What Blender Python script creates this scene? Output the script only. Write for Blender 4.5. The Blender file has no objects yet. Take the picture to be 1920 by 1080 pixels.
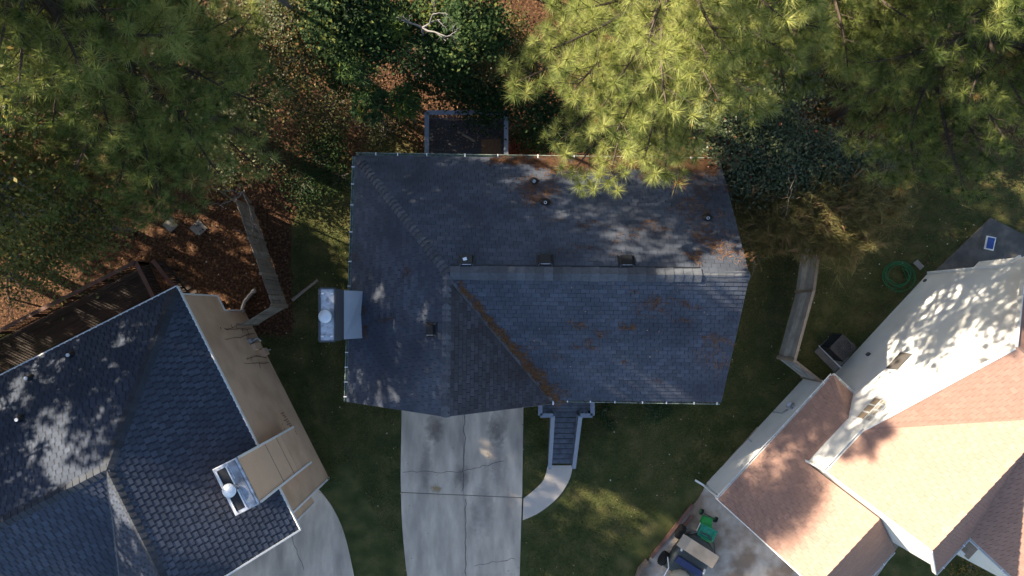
import bpy, bmesh, math, random
import numpy as np
from mathutils import Vector, Matrix

rng = np.random.default_rng(7)
random.seed(7)
S = bpy.context.scene
COL = S.collection

# ------------------------------------------------------------------ camera, sky, sun, exposure
HCAM, FPX, U0, V0 = 30.0, 1280.0, 940.0, 585.0
cam_d = bpy.data.cameras.new("camera")
cam_d.sensor_width = 36.0
cam_d.lens = 24.0
cam_d.shift_x = 20 / 1920
cam_d.shift_y = 45 / 1920
cam_d.clip_start = 0.1
cam_d.clip_end = 900.0
cam = bpy.data.objects.new("camera", cam_d)
cam.location = (0, 0, HCAM)
COL.objects.link(cam)
S.camera = cam

SUN_EL = math.radians(29.0)
SUN_TO = Vector((-0.90, 0.44, 0)).normalized()
SUN_TO = Vector((SUN_TO.x * math.cos(SUN_EL), SUN_TO.y * math.cos(SUN_EL), math.sin(SUN_EL)))
W = bpy.data.worlds.new("World")
S.world = W
W.use_nodes = True
wn = W.node_tree.nodes
sky = wn.new("ShaderNodeTexSky")
sky.sky_type = 'NISHITA'
sky.sun_disc = False
sky.sun_elevation = SUN_EL
sky.sun_rotation = math.atan2(SUN_TO.x, SUN_TO.y)
bg = wn["Background"]
bg.inputs[1].default_value = 0.075
W.node_tree.links.new(sky.outputs[0], bg.inputs[0])
sun_d = bpy.data.lights.new("sun", 'SUN')
sun_d.energy = 5.0
sun_d.angle = math.radians(0.55)
sun_d.color = (1.0, 0.86, 0.66)
sun = bpy.data.objects.new("sun", sun_d)
sun.rotation_euler = (-SUN_TO).to_track_quat('-Z', 'Y').to_euler()
sun.location = (-40, 20, 40)
COL.objects.link(sun)
S.view_settings.view_transform = 'Standard'
S.view_settings.look = 'None'
S.view_settings.gamma = 1.0
S.view_settings.use_curve_mapping = False
S.view_settings.exposure = 2.0
S.cycles.max_bounces = 6
S.cycles.diffuse_bounces = 3
S.cycles.transmission_bounces = 4
S.cycles.transparent_max_bounces = 4

# ------------------------------------------------------------------ measuring helpers
def P(u, v, z=0.0):
    k = (HCAM - z) / FPX
    return Vector(((u - U0) * k, (V0 - v) * k, z))

class Plane:
    def __init__(s, a, b, c):
        s.o = a
        s.n = (b - a).cross(c - a).normalized()
        if s.n.z < 0: s.n = -s.n
    def at(s, u, v):
        o = Vector((0, 0, HCAM)); d = Vector(((u - U0) / FPX, (V0 - v) / FPX, -1))
        t = (s.o - o).dot(s.n) / d.dot(s.n)
        return o + d * t
    def z(s, x, y):
        return s.o.z - (s.n.x * (x - s.o.x) + s.n.y * (y - s.o.y)) / s.n.z

M2 = FPX / HCAM                       # ground pixels per metre

class Frame:                          # a house's own axes: n outward, s along its wall, in ground pixels
    def __init__(f, n, d): f.n, f.d = n, d
    def __call__(f, n, s, z):
        return Vector(((n * f.n[0] + s * f.d[0]) / M2, -(n * f.n[1] + s * f.d[1]) / M2, z))

# ------------------------------------------------------------------ materials
MATS = {}
def nd(nt, t, **k):
    n = nt.nodes.new(t)
    for a, b in k.items(): setattr(n, a, b)
    return n

def mat(name, col, rough=0.8, var=0.15, scale=6.0, bump=0.0, bscale=60.0, island=0.0, obj=0.0, stain=None, stain_scale=1.2, stain_lo=.45, stain_hi=.7, spec=0.3, metal=0.0, stretch=(1, 1, 1)):
    """base colour broken up by two noises, optional stains, per-piece variation and fine relief"""
    if name in MATS: return MATS[name]
    m = bpy.data.materials.new(name); m.use_nodes = True
    nt = m.node_tree; L = nt.links; b = nt.nodes["Principled BSDF"]
    b.inputs["Roughness"].default_value = rough
    b.inputs["Specular IOR Level"].default_value = spec
    b.inputs["Metallic"].default_value = metal
    tc = nd(nt, "ShaderNodeNewGeometry")
    mp = nd(nt, "ShaderNodeMapping"); mp.inputs["Scale"].default_value = stretch
    L.new(tc.outputs["Position"], mp.inputs[0])
    n1 = nd(nt, "ShaderNodeTexNoise"); n1.inputs["Scale"].default_value = scale; n1.inputs["Detail"].default_value = 6
    n1.inputs["Roughness"].default_value = 0.65
    L.new(mp.outputs[0], n1.inputs["Vector"])
    val = nd(nt, "ShaderNodeMapRange"); val.inputs[1].default_value = .25; val.inputs[2].default_value = .75
    val.inputs[3].default_value = 1 - var; val.inputs[4].default_value = 1 + var
    L.new(n1.outputs["Fac"], val.inputs[0])
    cur = val.outputs[0]
    def mul(a, sock):
        mm = nd(nt, "ShaderNodeMath", operation='MULTIPLY'); L.new(a, mm.inputs[0]); L.new(sock, mm.inputs[1]); return mm.outputs[0]
    def rnd(sock, amt):
        r = nd(nt, "ShaderNodeMapRange"); r.inputs[3].default_value = 1 - amt; r.inputs[4].default_value = 1 + amt
        L.new(sock, r.inputs[0]); return r.outputs[0]
    if island:
        src = tc.outputs["Random Per Island"]
        if obj:
            oi = nd(nt, "ShaderNodeObjectInfo")
            ad = nd(nt, "ShaderNodeMath", operation='ADD'); L.new(src, ad.inputs[0]); L.new(oi.outputs["Random"], ad.inputs[1])
            fr = nd(nt, "ShaderNodeMath", operation='FRACT'); L.new(ad.outputs[0], fr.inputs[0]); src = fr.outputs[0]
        cur = mul(cur, rnd(src, island))
    elif obj:
        oi = nd(nt, "ShaderNodeObjectInfo"); cur = mul(cur, rnd(oi.outputs["Random"], obj))
    cc = nd(nt, "ShaderNodeMix", data_type='RGBA', blend_type='MULTIPLY'); cc.inputs[0].default_value = 1
    cc.inputs[6].default_value = (*col, 1)
    L.new(cur, cc.inputs[7])
    out = cc.outputs[2]
    if stain:
        n2 = nd(nt, "ShaderNodeTexNoise"); n2.inputs["Scale"].default_value = stain_scale; n2.inputs["Detail"].default_value = 5
        L.new(mp.outputs[0], n2.inputs["Vector"])
        mr = nd(nt, "ShaderNodeMapRange"); mr.inputs[1].default_value = stain_lo; mr.inputs[2].default_value = stain_hi
        L.new(n2.outputs["Fac"], mr.inputs[0])
        mx = nd(nt, "ShaderNodeMix", data_type='RGBA'); mx.inputs[7].default_value = (*stain, 1)
        L.new(mr.outputs[0], mx.inputs[0]); L.new(out, mx.inputs[6]); out = mx.outputs[2]
    L.new(out, b.inputs["Base Color"])
    if bump:
        n3 = nd(nt, "ShaderNodeTexNoise"); n3.inputs["Scale"].default_value = bscale; n3.inputs["Detail"].default_value = 4
        L.new(mp.outputs[0], n3.inputs["Vector"])
        bp = nd(nt, "ShaderNodeBump"); bp.inputs["Strength"].default_value = bump; bp.inputs["Distance"].default_value = 0.02
        L.new(n3.outputs["Fac"], bp.inputs["Height"]); L.new(bp.outputs[0], b.inputs["Normal"])
    MATS[name] = m
    return m

def leafmat(name, stops, trans=0.35, rough=0.55, spec=0.25):
    """foliage: colour from the per-clump 'tint' value, spread per leaf, part of the light passing through"""
    if name in MATS: return MATS[name]
    m = bpy.data.materials.new(name); m.use_nodes = True
    nt = m.node_tree; L = nt.links; b = nt.nodes["Principled BSDF"]
    b.inputs["Roughness"].default_value = rough
    b.inputs["Specular IOR Level"].default_value = spec
    at = nd(nt, "ShaderNodeAttribute", attribute_name="tint")
    g = nd(nt, "ShaderNodeNewGeometry")
    r = nd(nt, "ShaderNodeMapRange"); r.inputs[3].default_value = -.12; r.inputs[4].default_value = .12
    L.new(g.outputs["Random Per Island"], r.inputs[0])
    ad = nd(nt, "ShaderNodeMath", operation='ADD'); L.new(at.outputs["Fac"], ad.inputs[0]); L.new(r.outputs[0], ad.inputs[1])
    cr = nd(nt, "ShaderNodeValToRGB")
    el = cr.color_ramp.elements
    while len(el) > 1: el.remove(el[-1])
    el[0].position = stops[0][0]; el[0].color = (*stops[0][1], 1)
    for p, c in stops[1:]:
        e = el.new(p); e.color = (*c, 1)
    L.new(ad.outputs[0], cr.inputs[0])
    L.new(cr.outputs[0], b.inputs["Base Color"])
    tr = nd(nt, "ShaderNodeBsdfTranslucent"); L.new(cr.outputs[0], tr.inputs[0])
    mx = nd(nt, "ShaderNodeMixShader"); mx.inputs[0].default_value = trans
    L.new(b.outputs[0], mx.inputs[1]); L.new(tr.outputs[0], mx.inputs[2])
    L.new(mx.outputs[0], nt.nodes["Material Output"].inputs[0])
    MATS[name] = m
    return m

# ------------------------------------------------------------------ object helpers
def tag(o, label=None, cat=None, group=None, kind=None):
    if label: o['label'] = label
    if cat: o['category'] = cat
    if group: o['group'] = group
    if kind: o['kind'] = kind
    return o

def thing(name, label, cat, loc, group=None, kind=None):
    o = bpy.data.objects.new(name, None); COL.objects.link(o)
    o.empty_display_size = .3
    o.location = loc
    return tag(o, label, cat, group, kind)

def rootloc(o):
    v = Vector((0, 0, 0))
    while o is not None:
        v += o.location; o = o.parent
    return v

class MB:
    def __init__(s): s.v = []; s.f = []
    def poly(s, pts):
        i = len(s.v); s.v += [Vector(p) for p in pts]; s.f.append(tuple(range(i, i + len(pts)))); return s
    def hexa(s, p):                       # p: 4 bottom then 4 top, same order
        i = len(s.v); s.v += [Vector(q) for q in p]
        for f in ((3, 2, 1, 0), (4, 5, 6, 7), (0, 1, 5, 4), (1, 2, 6, 5), (2, 3, 7, 6), (3, 0, 4, 7)):
            s.f.append(tuple(i + j for j in f))
        return s
    def box(s, c, sx, sy, sz, ang=0.0):   # c: centre of the bottom face
        c = Vector(c); ca, sa = math.cos(ang), math.sin(ang)
        q = [(-sx / 2, -sy / 2), (sx / 2, -sy / 2), (sx / 2, sy / 2), (-sx / 2, sy / 2)]
        q = [(c.x + x * ca - y * sa, c.y + x * sa + y * ca) for x, y in q]
        return s.hexa([(x, y, c.z) for x, y in q] + [(x, y, c.z + sz) for x, y in q])
    def beam(s, a, b, w, h, up=Vector((0, 0, 1))):
        a, b = Vector(a), Vector(b); d = (b - a).normalized()
        r = d.cross(up)
        if r.length < 1e-4: r = d.cross(Vector((1, 0, 0)))
        r.normalize(); t = r.cross(d).normalized()
        q = [-r * w / 2 - t * h / 2, r * w / 2 - t * h / 2, r * w / 2 + t * h / 2, -r * w / 2 + t * h / 2]
        return s.hexa([a + x for x in q] + [b + x for x in q])
    def prism(s, pts, z0, z1):
        i = len(s.v); n = len(pts)
        s.v += [Vector((p[0], p[1], z0)) for p in pts] + [Vector((p[0], p[1], z1)) for p in pts]
        s.f.append(tuple(i + j for j in reversed(range(n)))); s.f.append(tuple(i + n + j for j in range(n)))
        for j in range(n): s.f.append((i + j, i + (j + 1) % n, i + n + (j + 1) % n, i + n + j))
        return s
    def slab(s, pts, t, nrm=None):        # a planar polygon in space given thickness t below it
        pts = [Vector(p) for p in pts]
        n = nrm or (pts[1] - pts[0]).cross(pts[2] - pts[0]).normalized()
        if n.z < 0: n = -n
        i = len(s.v); k = len(pts)
        s.v += pts + [p - n * t for p in pts]
        s.f.append(tuple(i + j for j in range(k))); s.f.append(tuple(i + k + j for j in reversed(range(k))))
        for j in range(k): s.f.append((i + j, i + k + j, i + k + (j + 1) % k, i + (j + 1) % k))
        return s
    def tube(s, pts, rad, n=6, caps=True):
        pts = [Vector(p) for p in pts]
        rad = rad if hasattr(rad, '__len__') else [rad] * len(pts)
        i0 = len(s.v); ref = Vector((.3, .5, .81))
        for k, p in enumerate(pts):
            d = (pts[min(k + 1, len(pts) - 1)] - pts[max(k - 1, 0)])
            d = d.normalized() if d.length > 1e-9 else Vector((0, 0, 1))
            r = d.cross(ref)
            if r.length < .1: r = d.cross(Vector((1, 0, 0)))
            r.normalize(); t = d.cross(r)
            for j in range(n):
                a = 2 * math.pi * j / n
                s.v.append(p + (r * math.cos(a) + t * math.sin(a)) * rad[k])
        for k in range(len(pts) - 1):
            for j in range(n):
                a, b = i0 + k * n + j, i0 + k * n + (j + 1) % n
                s.f.append((a, b, b + n, a + n))
        if caps:
            s.f.append(tuple(i0 + j for j in reversed(range(n))))
            e = i0 + (len(pts) - 1) * n
            s.f.append(tuple(e + j for j in range(n)))
        return s
    def lathe(s, c, prof, n=16):
        c = Vector(c); i0 = len(s.v)
        for r, z in prof:
            for j in range(n):
                a = 2 * math.pi * j / n
                s.v.append(c + Vector((r * math.cos(a), r * math.sin(a), z)))
        for k in range(len(prof) - 1):
            for j in range(n):
                a, b = i0 + k * n + j, i0 + k * n + (j + 1) % n
                s.f.append((a, b, b + n, a + n))
        s.f.append(tuple(i0 + j for j in reversed(range(n))))
        e = i0 + (len(prof) - 1) * n
        s.f.append(tuple(e + j for j in range(n)))
        return s
    def build(s, name, material, parent=None, smooth=False, bevel=0.0, kind=None, label=None):
        off = rootloc(parent) if parent is not None else Vector((0, 0, 0))
        me = bpy.data.meshes.new(name)
        me.from_pydata([tuple(v - off) for v in s.v], [], s.f)
        bm = bmesh.new(); bm.from_mesh(me)
        bmesh.ops.recalc_face_normals(bm, faces=bm.faces)
        if bevel:
            bmesh.ops.bevel(bm, geom=[e for e in bm.edges if e.calc_face_angle(0) > .5], offset=bevel, segments=2, affect='EDGES', profile=.6)
        bm.to_mesh(me); bm.free()
        if smooth: me.polygons.foreach_set("use_smooth", [True] * len(me.polygons))
        me.materials.append(material)
        o = bpy.data.objects.new(name, me); COL.objects.link(o)
        if parent is not None: o.parent = parent
        if kind: o['kind'] = kind
        if label: o['label'] = label
        return o

def piece(name, me, M, parent):           # a shared-mesh piece placed by a world matrix
    o = bpy.data.objects.new(name, me); COL.objects.link(o)
    o.parent = parent
    o.matrix_basis = Matrix.Translation(-rootloc(parent)) @ M
    return o

def np_mesh(name, V, F, material, parent=None, tint=None, kind=None, smooth=False):
    """V (n,3), F (m,k) arrays straight into one mesh"""
    off = np.array(rootloc(parent)) if parent is not None else np.zeros(3)
    V = (V - off).astype(np.float32)
    me = bpy.data.meshes.new(name)
    k = F.shape[1]; m = len(F)
    me.vertices.add(len(V)); me.vertices.foreach_set("co", V.ravel())
    me.loops.add(m * k); me.loops.foreach_set("vertex_index", F.astype(np.int32).ravel())
    me.polygons.add(m)
    me.polygons.foreach_set("loop_start", np.arange(0, m * k, k, dtype=np.int32))
    me.update(calc_edges=True)
    if tint is not None:
        a = me.attributes.new("tint", 'FLOAT', 'POINT'); a.data.foreach_set("value", np.asarray(tint, dtype=np.float32))
    me.materials.append(material)
    o = bpy.data.objects.new(name, me); COL.objects.link(o)
    if parent is not None: o.parent = parent
    if kind: o['kind'] = kind
    return o

# ------------------------------------------------------------------ shingle roofing
def clip2(poly, cp):
    out = poly
    for i in range(len(cp)):
        a, b = cp[i], cp[(i + 1) % len(cp)]
        ex, ey = b[0] - a[0], b[1] - a[1]
        inp, out = out, []
        if not inp: return []
        for j in range(len(inp)):
            p, q = inp[j - 1], inp[j]
            dp = ex * (p[1] - a[1]) - ey * (p[0] - a[0]); dq = ex * (q[1] - a[1]) - ey * (q[0] - a[0])
            if dq >= 0:
                if dp < 0:
                    t = dp / (dp - dq); out.append((p[0] + t * (q[0] - p[0]), p[1] + t * (q[1] - p[1])))
                out.append(q)
            elif dp >= 0:
                t = dp / (dp - dq); out.append((p[0] + t * (q[0] - p[0]), p[1] + t * (q[1] - p[1])))
    return out

class Shingles:
    """lays tabs course by course on each roof plane of one house"""
    def __init__(s, root, material, expo, tabw, gap, lift, slit=.012, stagger=.5, jitter=.0):
        s.root, s.m, s.e, s.w, s.g, s.t, s.slit, s.st, s.j = root, material, expo, tabw, gap, lift, slit, stagger, jitter
        s.full = []; s.V = []; s.F = []
    def plane(s, pts, eave_a, eave_b):
        pts = [Vector(p) for p in pts]
        U = (Vector(eave_b) - Vector(eave_a)).normalized()
        N = (pts[1] - pts[0]).cross(pts[2] - pts[0]).normalized()
        if N.z < 0: N = -N
        U = (U - N * U.dot(N)).normalized()
        Vv = N.cross(U)
        if Vv.z < 0: U = -U; Vv = N.cross(U)
        o = pts[0]
        q = [((p - o).dot(U), (p - o).dot(Vv)) for p in pts]
        ar = sum(q[i - 1][0] * q[i][1] - q[i][0] * q[i - 1][1] for i in range(len(q)))
        if ar < 0: q = q[::-1]
        x0, x1 = min(a for a, _ in q), max(a for a, _ in q)
        y0, y1 = min(b for _, b in q), max(b for _, b in q)
        pitch = s.w + s.g
        r = random.Random(int(1000 * (x1 - x0)))
        for c in range(int((y1 - y0) / s.e) + 1):
            y = y0 + c * s.e
            x = x0 - pitch + ((c * s.st) % 1) * pitch + r.uniform(-.5, .5) * s.j
            while x < x1:
                yy = y + r.uniform(-.004, .004)
                rect = [(x, yy), (x + s.w, yy), (x + s.w, y + s.e - s.slit), (x, y + s.e - s.slit)]
                cl = clip2(rect, q)
                if len(cl) == 4 and all(abs(cl[i][0] - p[0]) + abs(cl[i][1] - p[1]) < 1e-6 for p in rect for i in [min(range(4), key=lambda k: abs(cl[k][0] - p[0]) + abs(cl[k][1] - p[1]))]):
                    pos = o + U * x + Vv * yy
                    Mx = Matrix((U, Vv, N)).transposed().to_4x4(); Mx.translation = pos
                    d = Vector((0, 0, HCAM)) - pos
                    px, py = U0 + pos.x * FPX / (HCAM - pos.z), V0 - pos.y * FPX / (HCAM - pos.z)
                    inside = 5 < px < 1915 and 5 < py < 1075
                    s.full.append(((d.normalized().dot(N)) / d.length_squared * (1 if inside else -1), Mx))
                elif len(cl) > 2:
                    s.add(cl, yy, o, U, Vv, N)
                x += pitch
    def h(s, t): return s.t + (.004 - s.t) * max(0, min(1, t / s.e))
    def add(s, cl, yy, o, U, Vv, N):
        i = len(s.V); k = len(cl)
        s.V += [o + U * a + Vv * b + N * s.h(b - yy) for a, b in cl]
        s.F.append(tuple(range(i, i + k)))
        for j in range(k):
            a, b = cl[j], cl[(j + 1) % k]
            if abs(a[1] - yy) < 1e-5 and abs(b[1] - yy) < 1e-5:
                n = len(s.V); s.V += [o + U * a[0] + Vv * a[1], o + U * b[0] + Vv * b[1]]
                s.F.append((i + j, n, n + 1, i + (j + 1) % k))
    def finish(s, limit=300):
        w, e, t = s.w, s.e - s.slit, s.t
        tv = [(0, 0, t), (w, 0, t), (w, e, s.h(e)), (0, e, s.h(e)), (0, 0, 0), (w, 0, 0), (0, e, 0), (w, e, 0)]
        tf = [(0, 1, 2, 3), (4, 5, 1, 0), (4, 0, 3, 6), (5, 7, 2, 1)]
        s.full.sort(key=lambda a: -a[0])
        me = bpy.data.meshes.new("shingle"); me.from_pydata(tv, [], tf); me.materials.append(s.m)
        for _, Mx in s.full[:limit]: piece("shingle", me, Mx, s.root)
        off = rootloc(s.root)
        V = [tuple(v - off) for v in s.V]; F = list(s.F)
        for _, Mx in s.full[limit:]:
            i = len(V); V += [tuple(Mx @ Vector(p) - off) for p in tv]; F += [tuple(i + j for j in f) for f in tf]
        me = bpy.data.meshes.new("shingle_field"); me.from_pydata(V, [], F); me.materials.append(s.m)
        o = bpy.data.objects.new("shingle_field", me); COL.objects.link(o); o.parent = s.root; o['kind'] = 'stuff'

def ridge_caps(root, m, a, b, width, step, thick=.02, drop=.35, name="ridge_cap", na=None, nb=None):
    """overlapping folded cap shingles from a to b"""
    a, b = Vector(a), Vector(b); d = (b - a); L = d.length; d.normalize()
    side = d.cross(Vector((0, 0, 1))).normalized()
    na = na or side * drop + Vector((0, 0, 1)); nb = nb or -side * drop + Vector((0, 0, 1))
    # in-plane directions down each slope
    da = d.cross(na.normalized()); da = da if da.z < 0 else -da
    db = d.cross(nb.normalized()); db = db if db.z < 0 else -db
    da.normalize(); db.normalize()
    n = max(1, int(L / step)); r = random.Random(int(L * 1000))
    for i in range(n):
        p = a + d * (L * i / n); q = a + d * (L * (i + 1) / n + .03)
        up = Vector((0, 0, 1))
        h0, h1 = .014 + thick, .012
        w = width * r.uniform(.94, 1.05)
        j = d * r.uniform(-.012, .012); p = p + j
        mb = MB()
        i0 = 0
        mb.v = [p + da * w + na.normalized() * .012, p + up * h1, p + db * w + nb.normalized() * .012,
                q + da * w + na.normalized() * h0, q + up * (h0 + .012), q + db * w + nb.normalized() * h0,
                p + da * w, p + db * w, q + da * w, q + db * w, q]
        mb.f = [(0, 1, 4, 3), (1, 2, 5, 4), (3, 4, 10, 8), (4, 5, 9, 10), (0, 3, 8, 6), (2, 7, 9, 5)]
        mb.build(name, m, root)

def gutter(root, a, b, out, m_g, m_b, brackets, w=.13, h=.11, name="gutter"):
    """open trough from a to b on the side 'out', with brackets at the given fractions as sub-parts"""
    a, b, out = Vector(a), Vector(b), Vector(out).normalized()
    up = Vector((0, 0, 1)); mb = MB()
    prof = [(0, 0), (0, -h), (w * .8, -h), (w, -.02), (w, .01), (w - .018, .01), (w - .018, -.02), (w * .76, -h + .012), (.012, -h + .012), (.012, 0)]
    n = len(prof)
    mb.v = [a + out * x + up * z for x, z in prof] + [b + out * x + up * z for x, z in prof]
    for j in range(n): mb.f.append((j, (j + 1) % n, n + (j + 1) % n, n + j))
    mb.f.append(tuple(range(n))); mb.f.append(tuple(range(n, 2 * n)))
    g = mb.build(name, m_g, root)
    d = (b - a)
    for t in brackets:
        p = a + d * t
        MB().beam(p + out * .01 + up * .02, p + out * (w + .01) + up * .02, .04, .02).build("bracket", m_b, g)
    return g
# ------------------------------------------------------------------ shared materials
M_shingle = mat("slate_shingle", (.062, .074, .100), .85, .18, 9, .25, 160, island=.20, obj=1, stain=(.034, .041, .058), stain_scale=.45)
M_shingle_w = mat("weathered_shaded_brown_shingle", (.050, .050, .060), .85, .22, 9, .25, 160, island=.3, obj=1, stain=(.034, .030, .034), stain_scale=.6)  # browner weathered tone, with shaded-side darkness put into the wing slope's colour
M_shingle_l = mat("blue_grey_shingle", (.060, .072, .100), .95, .22, 5, .25, 160, island=.16, obj=1, spec=.1, stain=(.045, .055, .078), stain_scale=.5)
M_deck_l = mat("shingle_underlay_blue", (.031, .037, .052), .9, .2)
M_deck = mat("shingle_underlay", (.020, .022, .028), .9, .2)
M_cap = mat("cap_shingle", (.072, .080, .097), .85, .25, 10, .25, 160, island=.3, obj=.28)
M_cap_l = mat("cap_shingle_dark", (.036, .042, .054), .85, .2, 10, .25, 160, obj=.2)
M_terra = mat("terracotta_shingle", (.285, .178, .142), .85, .10, 9, .2, 160, island=.07, obj=1)
M_deck_t = mat("terracotta_underlay", (.25, .14, .11), .9, .2)
M_cap_t = mat("terracotta_cap", (.285, .178, .142), .85, .15, 9, .2, 160, obj=.12)
M_white = mat("white_trim", (.72, .72, .71), .5, .06, 3, .05, 40, stain=(.5, .49, .46), stain_scale=3, stain_lo=.55, stain_hi=.8)
M_wallw = mat("pale_grey_stucco", (.76, .76, .74), .8, .04, 2, .12, 180, stain=(.68, .67, .64), stain_scale=.7)
M_tan = mat("tan_siding", (.60, .41, .28), .75, .06, 2, .1, 120, stain=(.48, .32, .21), stain_scale=.8)
M_tan_l = mat("tan_panel", (.63, .43, .295), .75, .05, 2, .1, 120)
M_brick = mat("painted_siding_grey", (.30, .31, .33), .8, .08)
M_gut = mat("sage_gutter", (.26, .33, .29), .45, .15, 8, stain=(.12, .10, .06), stain_scale=9)
M_gutw = mat("white_gutter", (.70, .70, .68), .45, .08, 5)
M_brkt = mat("bracket_metal", (.75, .76, .78), .35, .05)
M_black = mat("black_plastic", (.018, .019, .022), .45, .2, 20)
M_metal = mat("galvanised_metal", (.50, .53, .58), .38, .18, 7, .08, 40, metal=.55, stain=(.25, .24, .24), stain_scale=6)
M_dmetal = mat("dark_metal", (.085, .09, .10), .45, .15, 8, metal=.4)
M_cream = mat("white_metal_flashing", (.62, .66, .72), .4, .06, 4, .05, 40, metal=.25)
M_paint = mat("blue_grey_deck_paint", (.135, .150, .185), .6, .12, 8, .15, 80, obj=.14, stain=(.08, .09, .11), stain_scale=5)
M_rail = mat("blue_grey_rail_paint", (.20, .225, .275), .55, .1, 8, .1, 80, obj=.08)
M_ddeck = mat("dark_deck_board", (.050, .052, .062), .7, .2, 9, .2, 80, obj=.25)
M_brown = mat("stained_deck_board", (.034, .024, .019), .75, .25, 9, .2, 80, obj=.3)
M_redrail = mat("red_brown_rail", (.15, .080, .062), .7, .2, 9, .15, 80, obj=.25)
M_glass = mat("dark_glass", (.03, .035, .04), .08, .1, spec=.6)
M_wood = mat("weathered_grey_fence_board", (.40, .385, .36), .85, .15, 5, .12, 90, obj=.28, stain=(.22, .20, .18), stain_scale=2.2, stain_lo=.45, stain_hi=.75)
M_wood3 = mat("dark_weathered_picket", (.25, .225, .19), .85, .18, 5, .12, 90, obj=.3, stain=(.14, .12, .10), stain_scale=2.2, stain_lo=.45, stain_hi=.75)
M_wood2 = mat("weathered_brown_board", (.24, .19, .145), .85, .2, 8, .3, 90, obj=.2)
M_conc = mat("grey_concrete", (.57, .475, .375), .85, .22, 1.6, .18, 130, obj=.05, stain=(.33, .275, .225), stain_scale=1.0, stain_lo=.40, stain_hi=.72, stretch=(1.5, .45, 1))
M_conc2 = mat("stained_concrete", (.42, .37, .32), .85, .28, 1.9, .2, 130, stain=(.23, .17, .125), stain_scale=.9, stain_lo=.42, stain_hi=.60)
M_conc3 = mat("walk_concrete", (.47, .42, .37), .85, .08, 2, .15, 130)

UP = Vector((0, 0, 1))

# =================================================================== MAIN HOUSE
ZE, ZR = 4.5, 7.5
Erl, Err, Efl, Efr = P(667, 292, ZE), P(1350, 302, ZE), P(651, 753, ZE), P(1352, 753, ZE)
J = P(838, 511, ZR)
pl_left = Plane(Erl, Efl, J); Wp = pl_left.at(835, 781)
pl_rear = Plane(Erl, Err, J); Rr = pl_rear.at(1405, 517)
V0p = P(1035, 750, ZE)
pl_front = Plane(Efr, V0p, Rr); Jf = pl_front.at(843, 519)
Wr = P(1035, 757, ZE)
pl_wing = Plane(J, Wp, Wr); Jw = pl_wing.at(838, 524)
house = thing("house", "central dark slate shingled house with a leaf filled roof valley", "house", (0.6, 0.6, 0))

# walls (tucked in under the eaves)
def walls(root, pts, z0, z1, m, t=.18, name="wall"):
    n = len(pts)
    for i in range(n):
        a, b = pts[i], pts[(i + 1) % n]
        MB().beam(Vector((a[0], a[1], (z0 + z1) / 2)), Vector((b[0], b[1], (z0 + z1) / 2)), t, z1 - z0).build(name, m, root)
wx0, wx1 = Efl.x + .40, Err.x - .25
wy0, wy1 = V0p.y + .35, Erl.y - .35
walls(house, [(wx0, wy1), (wx1, wy1), (wx1, wy0), (V0p.x - .35, wy0), (V0p.x - .35, Efl.y + .25), (wx0, Efl.y + .25)], 0, ZE - .02, M_brick)
def gable(root, tri, t, m, name="gable_wall"):
    a, b, c = [Vector(p) for p in tri]
    n = (b - a).cross(c - a).normalized()
    mb = MB(); mb.v = [a, b, c, a + n * t, b + n * t, c + n * t]; mb.f = [(0, 1, 2), (3, 5, 4), (0, 3, 4, 1), (1, 4, 5, 2), (2, 5, 3, 0)]
    return mb.build(name, m, root)
gable(house, (Vector((wx1, wy0, ZE - .02)), Vector((wx1, wy1, ZE - .02)), Vector((wx1, Rr.y, ZR - .35))), .15, M_brick)
gable(house, (Vector((wx0 + .2, Efl.y + .3, ZE - .02)), Vector((V0p.x - .5, Efl.y + .3, ZE - .02)), Vector((Wp.x, Efl.y + .3, ZR - .5))), .15, M_brick)

# roof decks
def deck(root, pts, m, name="roof"):
    return MB().slab(pts, .12).build(name, m, root)
R_left, R_rear = [Erl, Efl, Wp, J], [Erl, Err, Rr, J]
R_front, R_wing = [V0p, Efr, Rr, Jf], [Jw, Wp, Wr]
for r in (R_left, R_rear, R_front, R_wing): deck(house, r, M_deck)
sh = Shingles(house, M_shingle, .168, .29, .012, .028, .020, .41, .05)
sh.plane(R_left, Erl, Efl); sh.plane(R_rear, Erl, Err); sh.plane(R_front, V0p, Efr); sh.finish()
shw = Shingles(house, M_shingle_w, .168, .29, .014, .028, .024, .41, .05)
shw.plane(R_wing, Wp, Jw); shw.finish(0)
# rake and eave boards
def edge_board(root, a, b, m, w=.03, h=.16, dz=-.08, name="fascia"):
    o = Vector((0, 0, dz)); return MB().beam(Vector(a) + o, Vector(b) + o, w, h).build(name, m, root)
for a, b in ((Err, Rr), (Rr, Efr), (Efl, Wp), (Wp, Wr)): edge_board(house, a + Vector((0, 0, -.01)), b + Vector((0, 0, -.01)), M_dmetal, .035, .14)
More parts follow.
